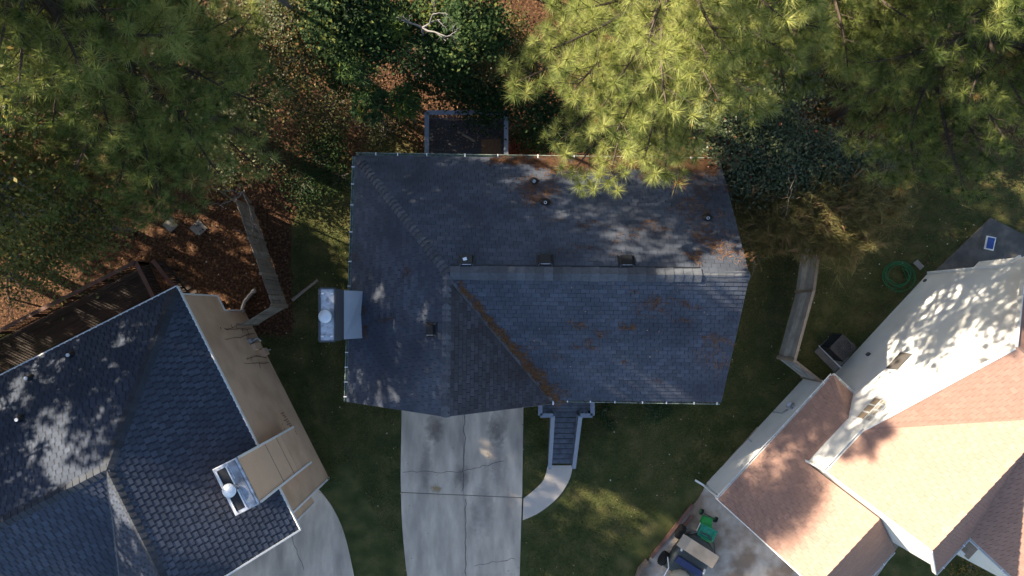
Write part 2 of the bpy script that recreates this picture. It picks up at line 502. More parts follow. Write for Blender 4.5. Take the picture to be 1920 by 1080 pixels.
# ridge and hip caps, the long ridge vent
ridge_caps(house, M_cap, Erl + (J - Erl) * .03, J, .165, .2, .026, na=pl_left.n, nb=pl_rear.n)
ridge_caps(house, M_cap, J, Wp, .165, .19, .024, na=pl_left.n, nb=pl_wing.n)
ridge_caps(house, M_cap, J + Vector((.1, 0, .03)), J + (Rr - J) * .84 + Vector((0, 0, .03)), .27, .3, .014, na=pl_rear.n, nb=pl_front.n, name="ridge_vent")
ridge_caps(house, M_cap, J + (Rr - J) * .84, Rr, .16, .25, .002, na=pl_rear.n, nb=pl_front.n)
for k0, k1 in ((.01, .84),):
    q0, q1 = J + (Rr - J) * k0, J + (Rr - J) * k1; dn = Vector((0, 1, 0)); dn = (dn - pl_rear.n * dn.dot(pl_rear.n)).normalized()
    MB().beam(q0 + dn * .285 + pl_rear.n * .03, q1 + dn * .285 + pl_rear.n * .03, .05, .035).build("vent_shadow_strip", M_black, house)  # black strip drawn in as the shadow line along the vent's rear edge
# valley metal
vm = MB(); 
for sgn in (1,): vm.beam(Jf + Vector((0, 0, .012)), V0p + Vector((0, 0, .012)), .20, .012)
vm.build("valley_flashing", M_dmetal, house)
# gutters
gf_a, gf_b = P(1038, 747, ZE - .03), P(1350, 752, ZE - .03)
gutter(house, gf_a, gf_b, (0, -1, 0), M_gut, M_brkt, [(x - 1037) / 313 for x in (1063, 1106, 1152, 1204, 1249, 1301, 1344)])
gutter(house, Erl + Vector((.0, 0, -.03)), Efl + Vector((0, 0, -.03)), (-1, 0, 0), M_gut, M_brkt, [.045, .115, .2, .31, .43, .53, .62, .80, .86, .92, .98])
gutter(house, Erl + Vector((0, 0, -.03)), Err + Vector((0, 0, -.03)), (0, 1, 0), M_gut, M_brkt, [.055, .115, .195, .3, .39, .5, .6, .7, .8, .92])
MB().beam(gf_a + Vector((-.02, .02, .0)), gf_a + Vector((-.02, -.24, 0)), .05, .09).build("gutter_end", M_brkt, house)
# box vents
def box_vent(pl, u, v, s=.50, label=None):
    c = pl.at(u, v); n = pl.n
    Ux = Vector((1, 0, 0)); Ux = (Ux - n * Ux.dot(n)).normalized(); Vx = n.cross(Ux)
    def q(x, y, z): return c + Ux * x + Vx * y + n * z
    mb = MB(); h = s / 2
    mb.hexa([q(-h * 1.15, -h * 1.1, .02), q(h * 1.15, -h * 1.1, .02), q(h * 1.15, h * 1.1, .02), q(-h * 1.15, h * 1.1, .02),
             q(-h * 1.12, -h * 1.05, .035), q(h * 1.12, -h * 1.05, .035), q(h * 1.12, h * 1.05, .035), q(-h * 1.12, h * 1.05, .035)])
    b = mb.build("roof_vent", M_black, house, label=label)
    mb = MB()
    mb.hexa([q(-h * .8, -h * .8, .03), q(h * .8, -h * .8, .03), q(h * .8, h * .8, .03), q(-h * .8, h * .8, .03),
             q(-h * .72, -h * .7, .13), q(h * .72, -h * .7, .13), q(h * .72, h * .7, .15), q(-h * .72, h * .7, .15)])
    mb.build("vent_hood", M_black, b)
    for x, y in ((-1, -1), (1, -1), (-1, 1), (1, 1)):
        MB().beam(q(x * h * .95, y * h * .95, .04), q(x * h * .6, y * h * .6, .11), .035, .03).build("corner_rib", M_dmetal, b)
    MB().beam(q(-h * .6, -h * .82, .1), q(h * .6, -h * .82, .1), .02, .03).build("vent_lip", M_metal, b)
    return b
box_vent(pl_rear, 875, 490, .50, "black box vent dusted with pale debris"); box_vent(pl_rear, 1022, 489); box_vent(pl_rear, 1174, 491)
box_vent(pl_left, 810, 618, .46)
c = pl_rear.at(872, 491)
MB().box(c + pl_rear.n * .155, .13, .10, .012, .3).build("pale_patch", M_brkt, house)
def pipe_vent(pl, u, v, hgt=.28):
    c = pl.at(u, v)
    o = MB().lathe(c + Vector((0, 0, -.12)), [(.20, 0), (.19, .13), (.10, .2), (.075, .26), (0.07, .26)], 14).build("pipe_boot", M_black, house, True)
    MB().lathe(c, [(.052, 0), (.052, hgt), (.036, hgt), (.036, hgt - .1), (.0, hgt - .1)], 12).build("vent_pipe", M_cream, o)
pipe_vent(pl_rear, 1001, 342); pipe_vent(pl_rear, 1022, 381, .22); pipe_vent(pl_rear, 1325, 410, .2)

# chimney chase on the left wall
def gp(n, m, z): return Vector((n / M2, m / M2, z))      # ground pixels from the nadir, y up
ch = MB(); x0, x1 = -261 / M2, -239 / M2
y0, y1 = (585 - 640) / M2 / 1.304, (585 - 541) / M2 / 1.304
cz = 7.0
ch.hexa([(x0, y0, 0), (x1, y0, 0), (x1, y1, 0), (x0, y1, 0), (x0, y0, cz), (x1, y0, cz), (x1, y1, cz), (x0, y1, cz)])
chim = ch.build("chimney", mat("dark_chase_siding", (.10, .10, .105), .6, .1), house)
cap = MB()
for a, b in (((x0, y0), (x1, y0)), ((x1, y0), (x1, y1)), ((x1, y1), (x0, y1)), ((x0, y1), (x0, y0))):
    cap.beam(Vector((*a, cz + .03)), Vector((*b, cz + .03)), .05, .10)
cap.build("chimney_cap", M_dmetal, chim)
MB().box(((x0 + x1) / 2, (y0 + y1) / 2, cz + .003), x1 - x0 - .06, y1 - y0 - .06, .02).build("cap_pan", M_metal, chim)
for dx, dy in ((1, 1), (1, -1), (-1, 1), (-1, -1)):
    MB().box(((x0 + x1) / 2 + dx * .16, (y0 + y1) / 2 + dy * .72, cz + .025), .10, .05, .02).build("solder_patch", M_brkt, chim)
MB().lathe(((x0 + x1) / 2 - .0, (y0 + y1) / 2 - .05, cz), [(.12, 0), (.12, .28), (.0, .28)], 16).build("flue_pipe", M_dmetal, chim)
MB().lathe(((x0 + x1) / 2, (y0 + y1) / 2 - .05, cz + .28), [(.22, 0), (.225, .03), (.21, .07), (.05, .10), (0, .10)], 22).build("flue_cap", M_cream, chim, True)
fl = MB()
a0, a1 = Vector((x1 + .01, y0 + .02, 5.75)), Vector((x1 + .01, y1 - .02, 5.75))
def onl(x, y): return Vector((x, y, pl_left.z(x, y) + .04))
xs = -217 / M2
pts = [a0, a1, onl(xs, y1 - .03), onl(xs - .07, (y0 + y1) / 2), onl(xs, y0 + .03)]
i = len(fl.v); fl.v += pts; fl.f += [(0, 1, 2, 3), (0, 3, 4)]
fl.poly([a0, onl(xs, y0 + .03), onl(x1, y0 + .03)]); fl.poly([a1, onl(x1, y1 - .03), onl(xs, y1 - .03)])
fl.build("saddle_flashing", M_cream, chim)

# =================================================================== REAR DECK of the main house
bd = thing("deck", "small dark raised back deck with a blue grey railing behind the central house", "deck", P(875, 250, 0))
zd, zr = 2.0, 3.0
dx0, dx1 = P(800, 250, zr).x, P(949, 250, zr).x
dy1, dy0 = P(875, 211, zr).y, wy1 + .1
nb = 18
for i in range(nb):
    y = dy0 + (dy1 - dy0) * (i + .5) / nb
    MB().box(((dx0 + dx1) / 2, y, zd - .04), dx1 - dx0, (dy1 - dy0) / nb - .012, .04).build("deck_board", M_ddeck, bd)
for a, b in (((dx0, dy0), (dx0, dy1)), ((dx0, dy1), (dx1, dy1)), ((dx1, dy1), (dx1, dy0))):
    A, B = Vector((*a, zr)), Vector((*b, zr))
    MB().beam(A - (B - A).normalized() * .0, B, .17, .045).build("rail_cap", M_rail, bd)
    MB().beam(A + Vector((0, 0, -.85)), B + Vector((0, 0, -.85)), .05, .08).build("bottom_rail", M_paint, bd)
    L = (B - A).length; n = int(L / .13)
    for k in range(1, n):
        p = A + (B - A) * k / n
        MB().box((p.x, p.y, zd + .1), .038, .038, zr - zd - .125).build("baluster", M_paint, bd)
for x, y in ((dx0, dy1), (dx1, dy1), ((dx0 + dx1) / 2, dy1), (dx0, dy0 + .3), (dx1, dy0 + .3)):
    MB().box((x, y, 0), .1, .1, zr - .03).build("post", M_paint, bd)
rug = P(921, 276, zd)
tag(MB().box(rug + Vector((0, -.05, .004)), .80, .75, .015, .05).build("doormat", mat("brown_mat", (.16, .095, .06), .95, .3, 14, .4, 120)), "brown mat scattered with leaves on the dark back deck", "doormat")
tag(MB().beam(P(858, 247, zd + .06), P(890, 265, zd + .06), .09, .05).build("plank", M_wood2), "narrow brown plank lying across the dark back deck", "plank")

# =================================================================== FRONT PORCH AND STAIR
st = thing("entry_stair", "blue grey painted front porch and straight wooden stair leading down to the curved walk", "stair", P(1058, 860, 0))
zp = 1.9; zc = 2.9
L0, L1 = P(1013, 768, zc), P(1111, 768, zc)
yp = P(0, 779, zc).y; yb = wy0 - .05
sx0, sx1 = P(1037, 0, zc).x, P(1088.5, 0, zc).x
nbp = 9
for i in range(nbp):
    y = yp + (yb - yp) * (i + .5) / nbp
    MB().box(((L0.x + L1.x) / 2, y, zp - .04), L1.x - L0.x, (yb - yp) / nbp - .012, .04).build("porch_board", M_paint, st)
def rail(root, pts, w, mcap, mbal, drop=.88, spacing=.14, foot=None):
    for A, B in zip(pts[:-1], pts[1:]):
        A, B = Vector(A), Vector(B)
        MB().beam(A, B, w, .045).build("rail_cap", mcap, root)
        MB().beam(A - UP * drop, B - UP * drop, .045, .07).build("bottom_rail", mbal, root)
        n = max(2, int((B - A).length / spacing))
        for k in range(1, n):
            p = A + (B - A) * k / n
            MB().box((p.x, p.y, p.z - drop), .036, .036, drop - .02).build("baluster", mbal, root)
        for p in (A, B): MB().box((p.x, p.y, max(0, p.z - 1.05)), .09, .09, 1.0 if p.z > 1.05 else p.z - .03).build("post", mbal, root)
sb = P(1031, 878, 1.0); sbr = P(1076, 878, 1.0)
yst = P(0, 787, zc).y
rail(st, [(L0.x, yb, zc), (L0.x, yp, zc), (sx0, yp, zc)], .17, M_rail, M_paint)
rail(st, [(L1.x, yb, zc), (L1.x, yp, zc), (sx1, yp, zc)], .17, M_rail, M_paint)
rail(st, [(sx0, yp - .02, zc - .02), (sb.x, sb.y, 1.0)], .16, M_rail, M_paint, .82)
rail(st, [(sx1, yp - .02, zc - .02), (sbr.x, sbr.y, 1.0)], .16, M_rail, M_paint, .82)
ns = 10
for i in range(ns):
    z = zp - (i + 1) * zp / (ns + 1); y = yp - (yp - sb.y) * (i + .5) / ns; dpt = (yp - sb.y) / ns
    xa = sx0 + (sb.x - sx0) * i / ns; xb = sx1 + (sbr.x - sx1) * i / ns
    MB().box(((xa + xb) / 2, y - .01, z - .04), xb - xa - .03, dpt - .06, .04).build("tread", M_paint, st)
    MB().box(((xa + xb) / 2, y + dpt / 2 + .005, z - .004), xb - xa - .05, .02, zp / (ns + 1) - .04).build("riser", M_ddeck, st)
for xa, xb in ((sx0, sb.x), (sx1, sbr.x)):
    MB().beam(Vector((xa, yp, zp - .15)), Vector((xb, sb.y, .1)), .05, .26).build("stringer", M_paint, st)

# =================================================================== LEFT HOUSE
FL = Frame((.894, -.451), (.451, .894))
ze, zr = 5.8, 8.5
nE, nR, nW, nF = -420, -568, -716, -930
sR, sF, sJ, sEf = -255.6, 157, -50, 155
lh = thing("house", "left house in blue shingles with tan siding and a tan chimney chase", "house", FL(-560, 0, 0))
A = FL(nE, sR, ze); B = FL(nE, sF, ze); Jl = FL(nR, sJ, zr); Pk = FL(nR, sF, zr)
RL, RJ = FL(nF, sR, ze), FL(nF, sJ, zr)
W2, Wv = FL(nW, sF, ze), FL(nW, sEf, ze)
FLm, Fj = FL(nF, sEf, ze), FL(nF, sJ, zr)
planes_l = {"right": [A, B, Pk, Jl], "rear": [RL, A, Jl, RJ], "front": [Jl, Wv, FLm, Fj], "wing": [Jl, Pk, W2, Wv]}
for k, p in planes_l.items(): deck(lh, p, M_deck_l)
shl = Shingles(lh, M_shingle_l, .195, .190, .058, .013, .010, .37, .10)
shl.plane(planes_l["right"], A, B); shl.plane(planes_l["rear"], RL, A); shl.plane(planes_l["front"], FLm, Wv); shl.plane(planes_l["wing"][:3], W2, Wv)
shl.finish()
nrm = lambda p: (lambda n: n if n.z > 0 else -n)((p[1] - p[0]).cross(p[2] - p[0]).normalized())
n_r, n_b, n_f, n_w = (nrm(planes_l[k]) for k in ("right", "rear", "front", "wing"))
ridge_caps(lh, M_cap_l, A + (Jl - A) * .02, Jl, .20, .24, .012, na=n_r, nb=n_b)
ridge_caps(lh, M_cap_l, Jl, Pk, .19, .24, .010, na=n_r, nb=n_w)
ridge_caps(lh, M_cap_l, RJ, Jl, .20, .24, .010, na=n_b, nb=n_f)
vz = UP * .012
MB().beam(Jl + vz, Wv + vz, .22, .012).build("valley_flashing", M_dmetal, lh)
for a, b in ((RL, A), (A, B), (B, Pk), (Pk, W2)): edge_board(lh, a, b, M_white, .06, .14, -.05)
# walls: lower storey, overhanging upper storey, front bay
def fbox(f, n0, n1, s0, s1, z0, z1):
    return MB().hexa([f(n0, s0, z0), f(n1, s0, z0), f(n1, s1, z0), f(n0, s1, z0), f(n0, s0, z1), f(n1, s0, z1), f(n1, s1, z1), f(n0, s1, z1)])
fbox(FL, -428, -900, -219, 132, 0, 2.2).build("wall", M_tan, lh)
fbox(FL, -427.6, -900, -247, 132, 2.2, 5.72).build("wall", M_tan, lh)
fbox(FL, -428.4, -700, 132, 146, 2.85, 5.6).build("bay_wall", M_tan, lh)
def corner(f, n, s, z0, z1, m, root, w=3.2, name="corner_board"):
    return fbox(f, n - w / 2, n + w / 2, s - w / 2, s + w / 2, z0, z1).build(name, m, root)
corner(FL, -428, 132, 0, 5.7, M_white, lh); corner(FL, -428, 146, 2.8, 5.5, M_white, lh, 2)
corner(FL, -428, -219, 0, 2.2, M_white, lh, 2.4); corner(FL, -428, -247, 2.15, 5.6, M_white, lh, 2.6)
MB().beam(FL(-427, -248, 2.2), FL(-427, -219, 2.2), .05, .08).build("sill_board", M_white, lh)
# chimney chase hung on the wall
cz0, cz1 = 2.6, 8.4
cl = fbox(FL, -441, -407, 15.5, 82.5, cz0, cz1).build("chimney", M_tan_l, lh)
corner(FL, -406.6, 15.5, cz0, cz1 - .1, M_white, cl, 3.4, "corner_trim"); corner(FL, -406.6, 82.5, cz0, cz1 - .1, M_white, cl, 3.4, "corner_trim")
for z in (4.7, 5.9): fbox(FL, -407, -406.4, 17.5, 80.5, z, z + .025).build("siding_joint", mat("tan_joint", (.30, .215, .15), .8), cl)
fbox(FL, -407, -406.5, 18, 80, 2.65, 4.2).build("lower_panel", M_tan, cl)
fbox(FL, -442, -405.5, 14, 84, cz1, cz1 + .10).build("chimney_cap", M_metal, cl, bevel=.02)
fbox(FL, -419, -409, 16, 82, cz1 + .10, cz1 + .13).build("cap_slope", mat("old_zinc", (.30, .33, .38), .5, .35, 3, metal=.3, stain=(.13, .14, .16), stain_scale=2.2), cl)
for s0, s1 in ((19, 45), (53, 79)): fbox(FL, -437.5, -424, s0, s1, cz1 + .102, cz1 + .106).build("flue_opening", M_black, cl)
for s0, s1 in ((19, 45), (53, 79)):
    for n0 in (-438.5, -423.5): fbox(FL, n0, n0 + 1.2, s0, s1, cz1 + .1, cz1 + .15).build("opening_lip", M_brkt, cl)
MB().lathe(FL(-430, 49, cz1 + .06), [(.13, 0), (.13, .22), (0, .22)], 14).build("flue_pipe", M_dmetal, cl)
MB().lathe(FL(-430, 49, cz1 + .28), [(.22, 0), (.225, .03), (.2, .07), (0, .1)], 20).build("flue_cap", M_cream, cl, True)
# meter boxes on the tan wall
fbox(FL, -428, -421, -150, -138, .55, 1.3).build("utility_box", M_tan_l, lh)
fbox(FL, -428, -422.5, -160, -152, .9, 1.35).build("meter_box", M_metal, lh)
MB().tube([FL(-422, -156, 1.1), FL(-414, -157, 1.1), FL(-414, -150, .9)], .035, 8).build("conduit", M_metal, lh)
MB().tube([FL(-421.5, -132, .5), FL(-410, -130, .5)], .03, 8).build("hose_tap", M_metal, lh)
fbox(FL, -428, -418, -137, -124, .3, .72).build("box_lid", M_tan, lh)
# pipe vents on the rear slope
pl_lr = Plane(RL, A, Jl)
for u, v in ((135, 665), (57, 708), (40, 785)):
    c = pl_lr.at(u, v)
    MB().lathe(c + Vector((0, 0, -.06)), [(.15, 0), (.12, .12), (.06, .16), (.055, .30), (0, .30)], 12).build("vent_pipe", M_black, lh, True)
    MB().lathe(c + UP * .22, [(.06, 0), (.062, .035), (.05, .035)], 12).build("pipe_collar", M_brkt, lh)
# bare creeper stems clinging to the wall
cr = random.Random(5); mb = MB()
def creeper(s, z, ds, dz, n, r):
    pts = []
    for k in range(n):
        pts.append(FL(-427.0, s, z)); s += ds + cr.uniform(-2.2, 2.2); z += dz + cr.uniform(-.07, .07)
        if n > 4 and cr.random() < .45 and k > 0: creeper(s, z, cr.uniform(-3, 3), cr.uniform(.02, .16), 4, r * .7)
    mb.tube(pts, [r * (1 - .6 * k / n) for k in range(n)], 4, False)
for s in (-196, -182, -170, -120, -110): creeper(s, .3, cr.uniform(-1, 1.5), cr.uniform(.22, .32), 11, .013)
cro = mb.build("creeper", mat("creeper_stem", (.06, .035, .025), .9)); tag(cro, "bare dark creeper stems climbing the tan wall of the left house", "creeper")
mb = MB()
mst = mat("brown_mark", (.30, .17, .11), .9, .3)  # thin brown patches set in two rows on the tan wall
for r_, z in ((0, 2.3), (1, 1.35)):
    for k in range(15 - 4 * r_):
        s = -30 + k * 4.4 + r_ * 14 + cr.uniform(-.8, .8); zz = z + cr.uniform(-.05, .05) - .02 * k
        hgt = cr.uniform(.2, .55)
        mb.hexa([FL(-428, s, zz), FL(-427.7, s, zz), FL(-427.7, s + 2.6, zz), FL(-428, s + 2.6, zz), FL(-428, s, zz + hgt), FL(-427.7, s, zz + hgt), FL(-427.7, s + 2.6, zz + hgt), FL(-428, s + 2.6, zz + hgt)])
mb.build("brown_streaks", mst, lh, kind='stuff')

# left rear deck
ld = thing("deck", "brown stained back deck with red brown railings behind the left house", "deck", FL(-700, -300, 0))
zld, zlr = 2.4, 3.4
for i in range(18):
    s0 = -347 + i * 5.6
    fbox(FL, -506, -860, s0, s0 + 5.1, zld - .04, zld).build("deck_board", M_brown, ld)
def frail(n0, s0, n1, s1, z, zb, step=5.4):
    a, b = FL(n0, s0, z), FL(n1, s1, zb)
    MB().beam(a, b, .15, .045).build("rail_cap", M_redrail, ld)
    MB().beam(a - UP * .9, b - UP * .9, .05, .07).build("bottom_rail", M_brown, ld)
    n = int((b - a).length * M2 / step)
    for k in range(n + 1):
        p = a + (b - a) * k / n; w = .09 if k % 12 == 0 else .036
        MB().box((p.x, p.y, p.z - .95), w, w, .93).build("post" if w > .05 else "baluster", M_brown, ld)
frail(-505, -347.6, -860, -347.6, zlr, zlr); frail(-505, -347.6, -505, -255, zlr, zlr)
frail(-480, -338, -480, -280, zlr - .1, zlr - .9)
for i in range(8):
    s0 = -343 + i * 9
    fbox(FL, -482, -503, s0, s0 + 7.5, zld - .2 - i * .27, zld - .16 - i * .27).build("stair_tread", M_brown, ld)
for n, s in ((-506, -346), (-680, -346), (-855, -346)): fbox(FL, n - 2.5, n + 2.5, s - 2.5, s + 2.5, 0, zld - .05).build("deck_post", M_brown, ld)
tag(MB().box(FL(-868, -352, 2.6), .55, .45, .4, .5).build("wood_box", mat("pale_wood", (.34, .2, .12), .8, .2)), "pale wooden box on the far corner of the brown deck rail", "box")
MB().box(FL(-868, -352, 0), .3, .3, 2.6, .5).build("box_post", M_brown, ld)

# =================================================================== RIGHT HOUSE
FR = Frame((.733, .680), (.680, -.733))
rh = thing("house", "right house with sunlit terracotta roof and pale tall side wall", "house", FR(640, 300, 0))
ZB = 5.7; nB0, nBr, nB1 = 527, 640, 754; zBr = 8.58
sB0 = 157
kA = 3.34 / 180
sA0, sAp, sA1 = 245, 425, 605; zAp = 9.04
# cross gable ridge runs along n from the side wall; wing ridge runs along s
pb = (zBr - ZB) / (nBr - nB0)
def zB(n): return ZB + pb * (n - nB0) if n <= nBr else zBr - pb * (n - nBr)
def zA(s): return ZB + kA * (s - sA0) if s <= sAp else zAp - kA * (s - sAp)
# valley: left wing plane meets the cross gable front plane
sv = sA0 + (zBr - ZB) / kA
B_left = [FR(nB0, sB0, ZB), FR(nBr, sB0, zBr), FR(nBr, sv, zBr), FR(nB0, sA0, ZB)]
A_front = [FR(nB0, sA0, ZB), FR(nBr, sv, zBr), FR(nBr + 200, sv, zBr), FR(nBr + 200, sAp, zAp), FR(nB0, sAp, zAp)]
A_rear = [FR(nB0, sAp, zAp), FR(nBr + 200, sAp, zAp), FR(nBr + 200, sA1, ZB), FR(nB0, sA1, ZB)]
D_s0 = 233.0
pD = pb
sD1 = D_s0 + (zBr - ZB) / pD
B_right = [FR(nBr, sB0, zBr), FR(nB1, sB0, ZB), FR(nB1, D_s0, ZB), FR(nBr, sD1, zBr)]
D_front = [FR(nB1, D_s0, ZB), FR(nB1 + 170, D_s0, ZB), FR(nB1 + 170, sD1, zBr), FR(nBr, sD1, zBr)]
# garage
ZG = 2.6; g0, gr, g1 = 490, 631, 772; zGr = 5.83
pg = (zGr - ZG) / (gr - g0)
sG0, sG1 = 16, 307
nw = 537.0
zw = ZG + pg * (nw - g0)
sh_ = sG1 - (nw - g0)
G_left = [FR(g0, sG0, ZG), FR(gr, sG0, zGr), FR(gr, sB0, zGr), FR(nw, sB0, zw), FR(nw, sh_, zw), FR(g0, sG1, ZG)]
G_left_a = [FR(g0, sG0, ZG), FR(gr, sG0, zGr), FR(gr, sB0 + 3, zGr), FR(g0, sB0 + 3, ZG)]
G_left_b = [FR(g0, sB0 + 3, ZG), FR(nw, sB0 + 3, zw), FR(nw, sh_, zw), FR(g0, sG1, ZG)]
G_hip = [FR(g0, sG1, ZG), FR(nw, sh_, zw), FR(nw, sG1, ZG)]
G_right = [FR(gr, sG0, zGr), FR(g1, sG0, ZG), FR(g1, sB0 + 3, ZG), FR(gr, sB0 + 3, zGr)]
for p in (B_left, A_front, A_rear, B_right, D_front, G_left_a, G_left_b, G_hip, G_right): deck(rh, p, M_deck_t)
sht = Shingles(rh, M_terra, .16, .25, .02, .014, .006, .37, .05)
sht.plane(B_left, FR(nB0, sB0, ZB), FR(nB0, sA0, ZB))
A_fa = [FR(nB0, sA0, ZB), FR(nBr, sv, zBr), FR(nBr, sAp, zAp), FR(nB0, sAp, zAp)]
A_fb = [FR(nBr, sv, zBr), FR(nBr + 200, sv, zBr), FR(nBr + 200, sAp, zAp), FR(nBr, sAp, zAp)]
sht.plane(A_fa, FR(nB0, sA0, ZB), FR(nBr, sA0, ZB)); sht.plane(A_fb, A_fb[0], A_fb[1])
sht.plane(B_right, FR(nB1, sB0, ZB), FR(nB1, D_s0, ZB)); sht.plane(D_front, FR(nB1, D_s0, ZB), FR(nB1 + 170, D_s0, ZB))
sht.plane(G_left_a, G_left_a[0], G_left_a[3]); sht.plane(G_left_b, G_left_b[0], G_left_b[3]); sht.plane(G_hip, G_hip[0], G_hip[2]); sht.plane(G_right, G_right[1], G_right[2])
sht.finish()
ridge_caps(rh, M_cap_t, FR(nBr, sB0, zBr), FR(nBr, sD1, zBr), .16, .3, .015, na=nrm(B_left), nb=nrm(B_right))
ridge_caps(rh, M_cap_t, FR(gr, sG0, zGr), FR(gr, sB0, zGr), .16, .3, .015, na=nrm(G_left_a), nb=nrm(G_right))
ridge_caps(rh, M_cap_t, FR(nB0, sAp, zAp), FR(nBr + 200, sAp, zAp), .16, .3, .015, na=nrm(A_front), nb=nrm(A_rear))
ridge_caps(rh, M_cap_t, FR(g0, sG1, ZG), FR(nw, sh_, zw), .15, .28, .015, na=nrm(G_left_b), nb=nrm(G_hip))
# walls
fbox(FR, nw, nB1 - 12, sB0 + 6, sA1 - 8, 0, ZB - .1).build("wall", M_wallw, rh)
def fpoly_wall(f, pts, t_axis, t, m, root, name="gable_wall"):
    """pts (n, s, z) outline pushed t ground pixels along n or s"""
    q = [f(*p) for p in pts]; r = [f(p[0] + (t if t_axis == 'n' else 0), p[1] + (t if t_axis == 's' else 0), p[2]) for p in pts]
    mb = MB(); k = len(q); mb.v = q + r
    mb.f = [tuple(range(k)), tuple(range(2 * k - 1, k - 1, -1))] + [(j, (j + 1) % k, k + (j + 1) % k, k + j) for j in range(k)]
    return mb.build(name, m, root)
fpoly_wall(FR, [(nw, sA0 + 6, ZB - .1), (nw, sA1 - 8, ZB - .1), (nw, sAp, zAp - .13)], 'n', 6, M_wallw, rh)
fpoly_wall(FR, [(nw, sB0 + 6, ZB - .1), (nB1 - 12, sB0 + 6, ZB - .1), (nBr, sB0 + 6, zBr - .2)], 's', 6, M_wallw, rh)
fbox(FR, 500, 760, sG0 + 10, sB0 + 5.8, 0, ZG - .1).build("garage_wall", M_wallw, rh)
fbox(FR, 500, nw - .2, sB0 + 5.8, sG1 - 8, 0, ZG - .1).build("garage_wall", M_wallw, rh)
fpoly_wall(FR, [(502, sG0 + 10, ZG - .1), (760, sG0 + 10, ZG - .1), (gr, sG0 + 10, zGr - .2)], 's', 5, M_wallw, rh)
fbox(FR, nB1 - 12, nB1 + 165, D_s0 + 10, sD1, 0, ZB - .1).build("wall", M_wallw, rh)
# rear wing set back beyond the corner
fbox(FR, 590, 760, sA1 - 8, 676, 0, 5.6).build("rear_wall", M_wallw, rh)
deck(rh, [FR(582, sA1 - 6, 5.65), FR(582, 684, 5.65), FR(770, 684, 5.7), FR(770, sA1 - 6, 5.7)], M_deck_t)
# fascias, gutters, downspouts
for a, b in ((FR(nB0, sA0, ZB), FR(nB0, sAp, zAp)), (FR(nB0, sAp, zAp), FR(nB0, sA1, ZB)), (FR(nB0, sB0, ZB), FR(nBr, sB0, zBr)), (FR(nBr, sB0, zBr), FR(nB1, sB0, ZB)),
             (FR(g0, sG0, ZG), FR(gr, sG0, zGr)), (FR(gr, sG0, zGr), FR(g1, sG0, ZG))):
    edge_board(rh, a, b, M_gutw, .04, .15, -.06)
def o3(f): return Vector((-f.n[0], f.n[1], 0))
gutter(rh, FR(g0, sG0, ZG - .03), FR(g0, sG1, ZG - .03), o3(FR), M_gutw, M_brkt, [.12, .28, .43, .5, .58, .7, .82, .93], .10, .09)
gutter(rh, FR(nB0, sB0, ZB - .03), FR(nB0, sA0, ZB - .03), o3(FR), M_gutw, M_brkt, [.1, .9], .10, .09)
gutter(rh, FR(g0, sG1, ZG - .03), FR(nw, sG1, ZG - .03), Vector((FR.d[0], -FR.d[1], 0)), M_gutw, M_brkt, [.3, .7], .10, .09)
gutter(rh, FR(nB1, sB0, ZB - .03), FR(nB1, D_s0, ZB - .03), -o3(FR), M_gutw, M_brkt, [.2, .8], .10, .09)
gutter(rh, FR(g1, sG0, ZG - .03), FR(g1, sB0, ZG - .03), -o3(FR), M_gutw, M_brkt, [.2, .5, .8], .10, .09)
gutter(rh, FR(nB1 + 4, D_s0, ZB - .03), FR(nB1 + 170, D_s0, ZB - .03), Vector((-FR.d[0], FR.d[1], 0)), M_gutw, M_brkt, [.1, .4, .7], .10, .09)
MB().beam(FR(nB1 + 6, D_s0 - 14, 4.3), FR(nB1 + 55, D_s0 - 14, 4.3), .12, .14).build("porch_beam", M_gutw, rh)
fbox(FR, nB1 + 6, nB1 + 70, D_s0 - 13, D_s0 + 10, 4.1, 4.2).build("porch_ceiling", M_wood2, rh)
fbox(FR, nB1 + 6, nB1 + 9, D_s0 - 15, D_s0 - 12, 0, 4.2).build("porch_post", M_gutw, rh)
def spout(pts, name="downspout"):
    mb = MB()
    for a, b in zip(pts[:-1], pts[1:]): mb.beam(a, b, .085, .07)
    return mb.build(name, M_gutw, rh)
spout([FR(498, 20, 0.15), FR(498, 20, 2.2), FR(489, 17, 2.5)]); spout([FR(498, 20, .12), FR(480, 16, .05)])
spout([FR(534, sA1 - 9, .1), FR(534, sA1 - 9, 4.6), FR(524, sA1 - 2, 5.5)])
spout([FR(nw - 2, sB0 + 5, 3.6), FR(nw - 2, sB0 + 5, 5.3), FR(nB0 - 2, sB0, 5.6)])
# windows, lamps, meter, taps on the tall wall
wf = fbox(FR, nw - 1.5, nw, 366, 407, 3.2, 4.08).build("window", M_white, rh)
for k in range(9):
    z = 3.27 + k * .085
    MB().hexa([FR(nw - 2.4, 368.5, z), FR(nw - 1.5, 368.5, z + .05), FR(nw - 1.5, 404.5, z + .05), FR(nw - 2.4, 404.5, z),
               FR(nw - 2.4, 368.5, z + .012), FR(nw - 1.5, 368.5, z + .065), FR(nw - 1.5, 404.5, z + .065), FR(nw - 2.4, 404.5, z + .012)]).build("louvre", mat("brown_louvre", (.055, .05, .048), .6, .1), wf)
fbox(FR, nw - 1.6, nw - 1.45, 368, 405, 3.24, 4.05).build("pane", M_glass, wf)
w2 = fbox(FR, nw - 1, nw, 262, 312, 4.12, 5.15).build("window", M_white, rh)
mbr = mat("brown_blind", (.28, .22, .16), .6, .1)
for k in range(3): fbox(FR, nw - 1.6, nw - 1, 266 + k * 15, 278 + k * 15, 4.2, 4.62).build("pane", mbr, w2)
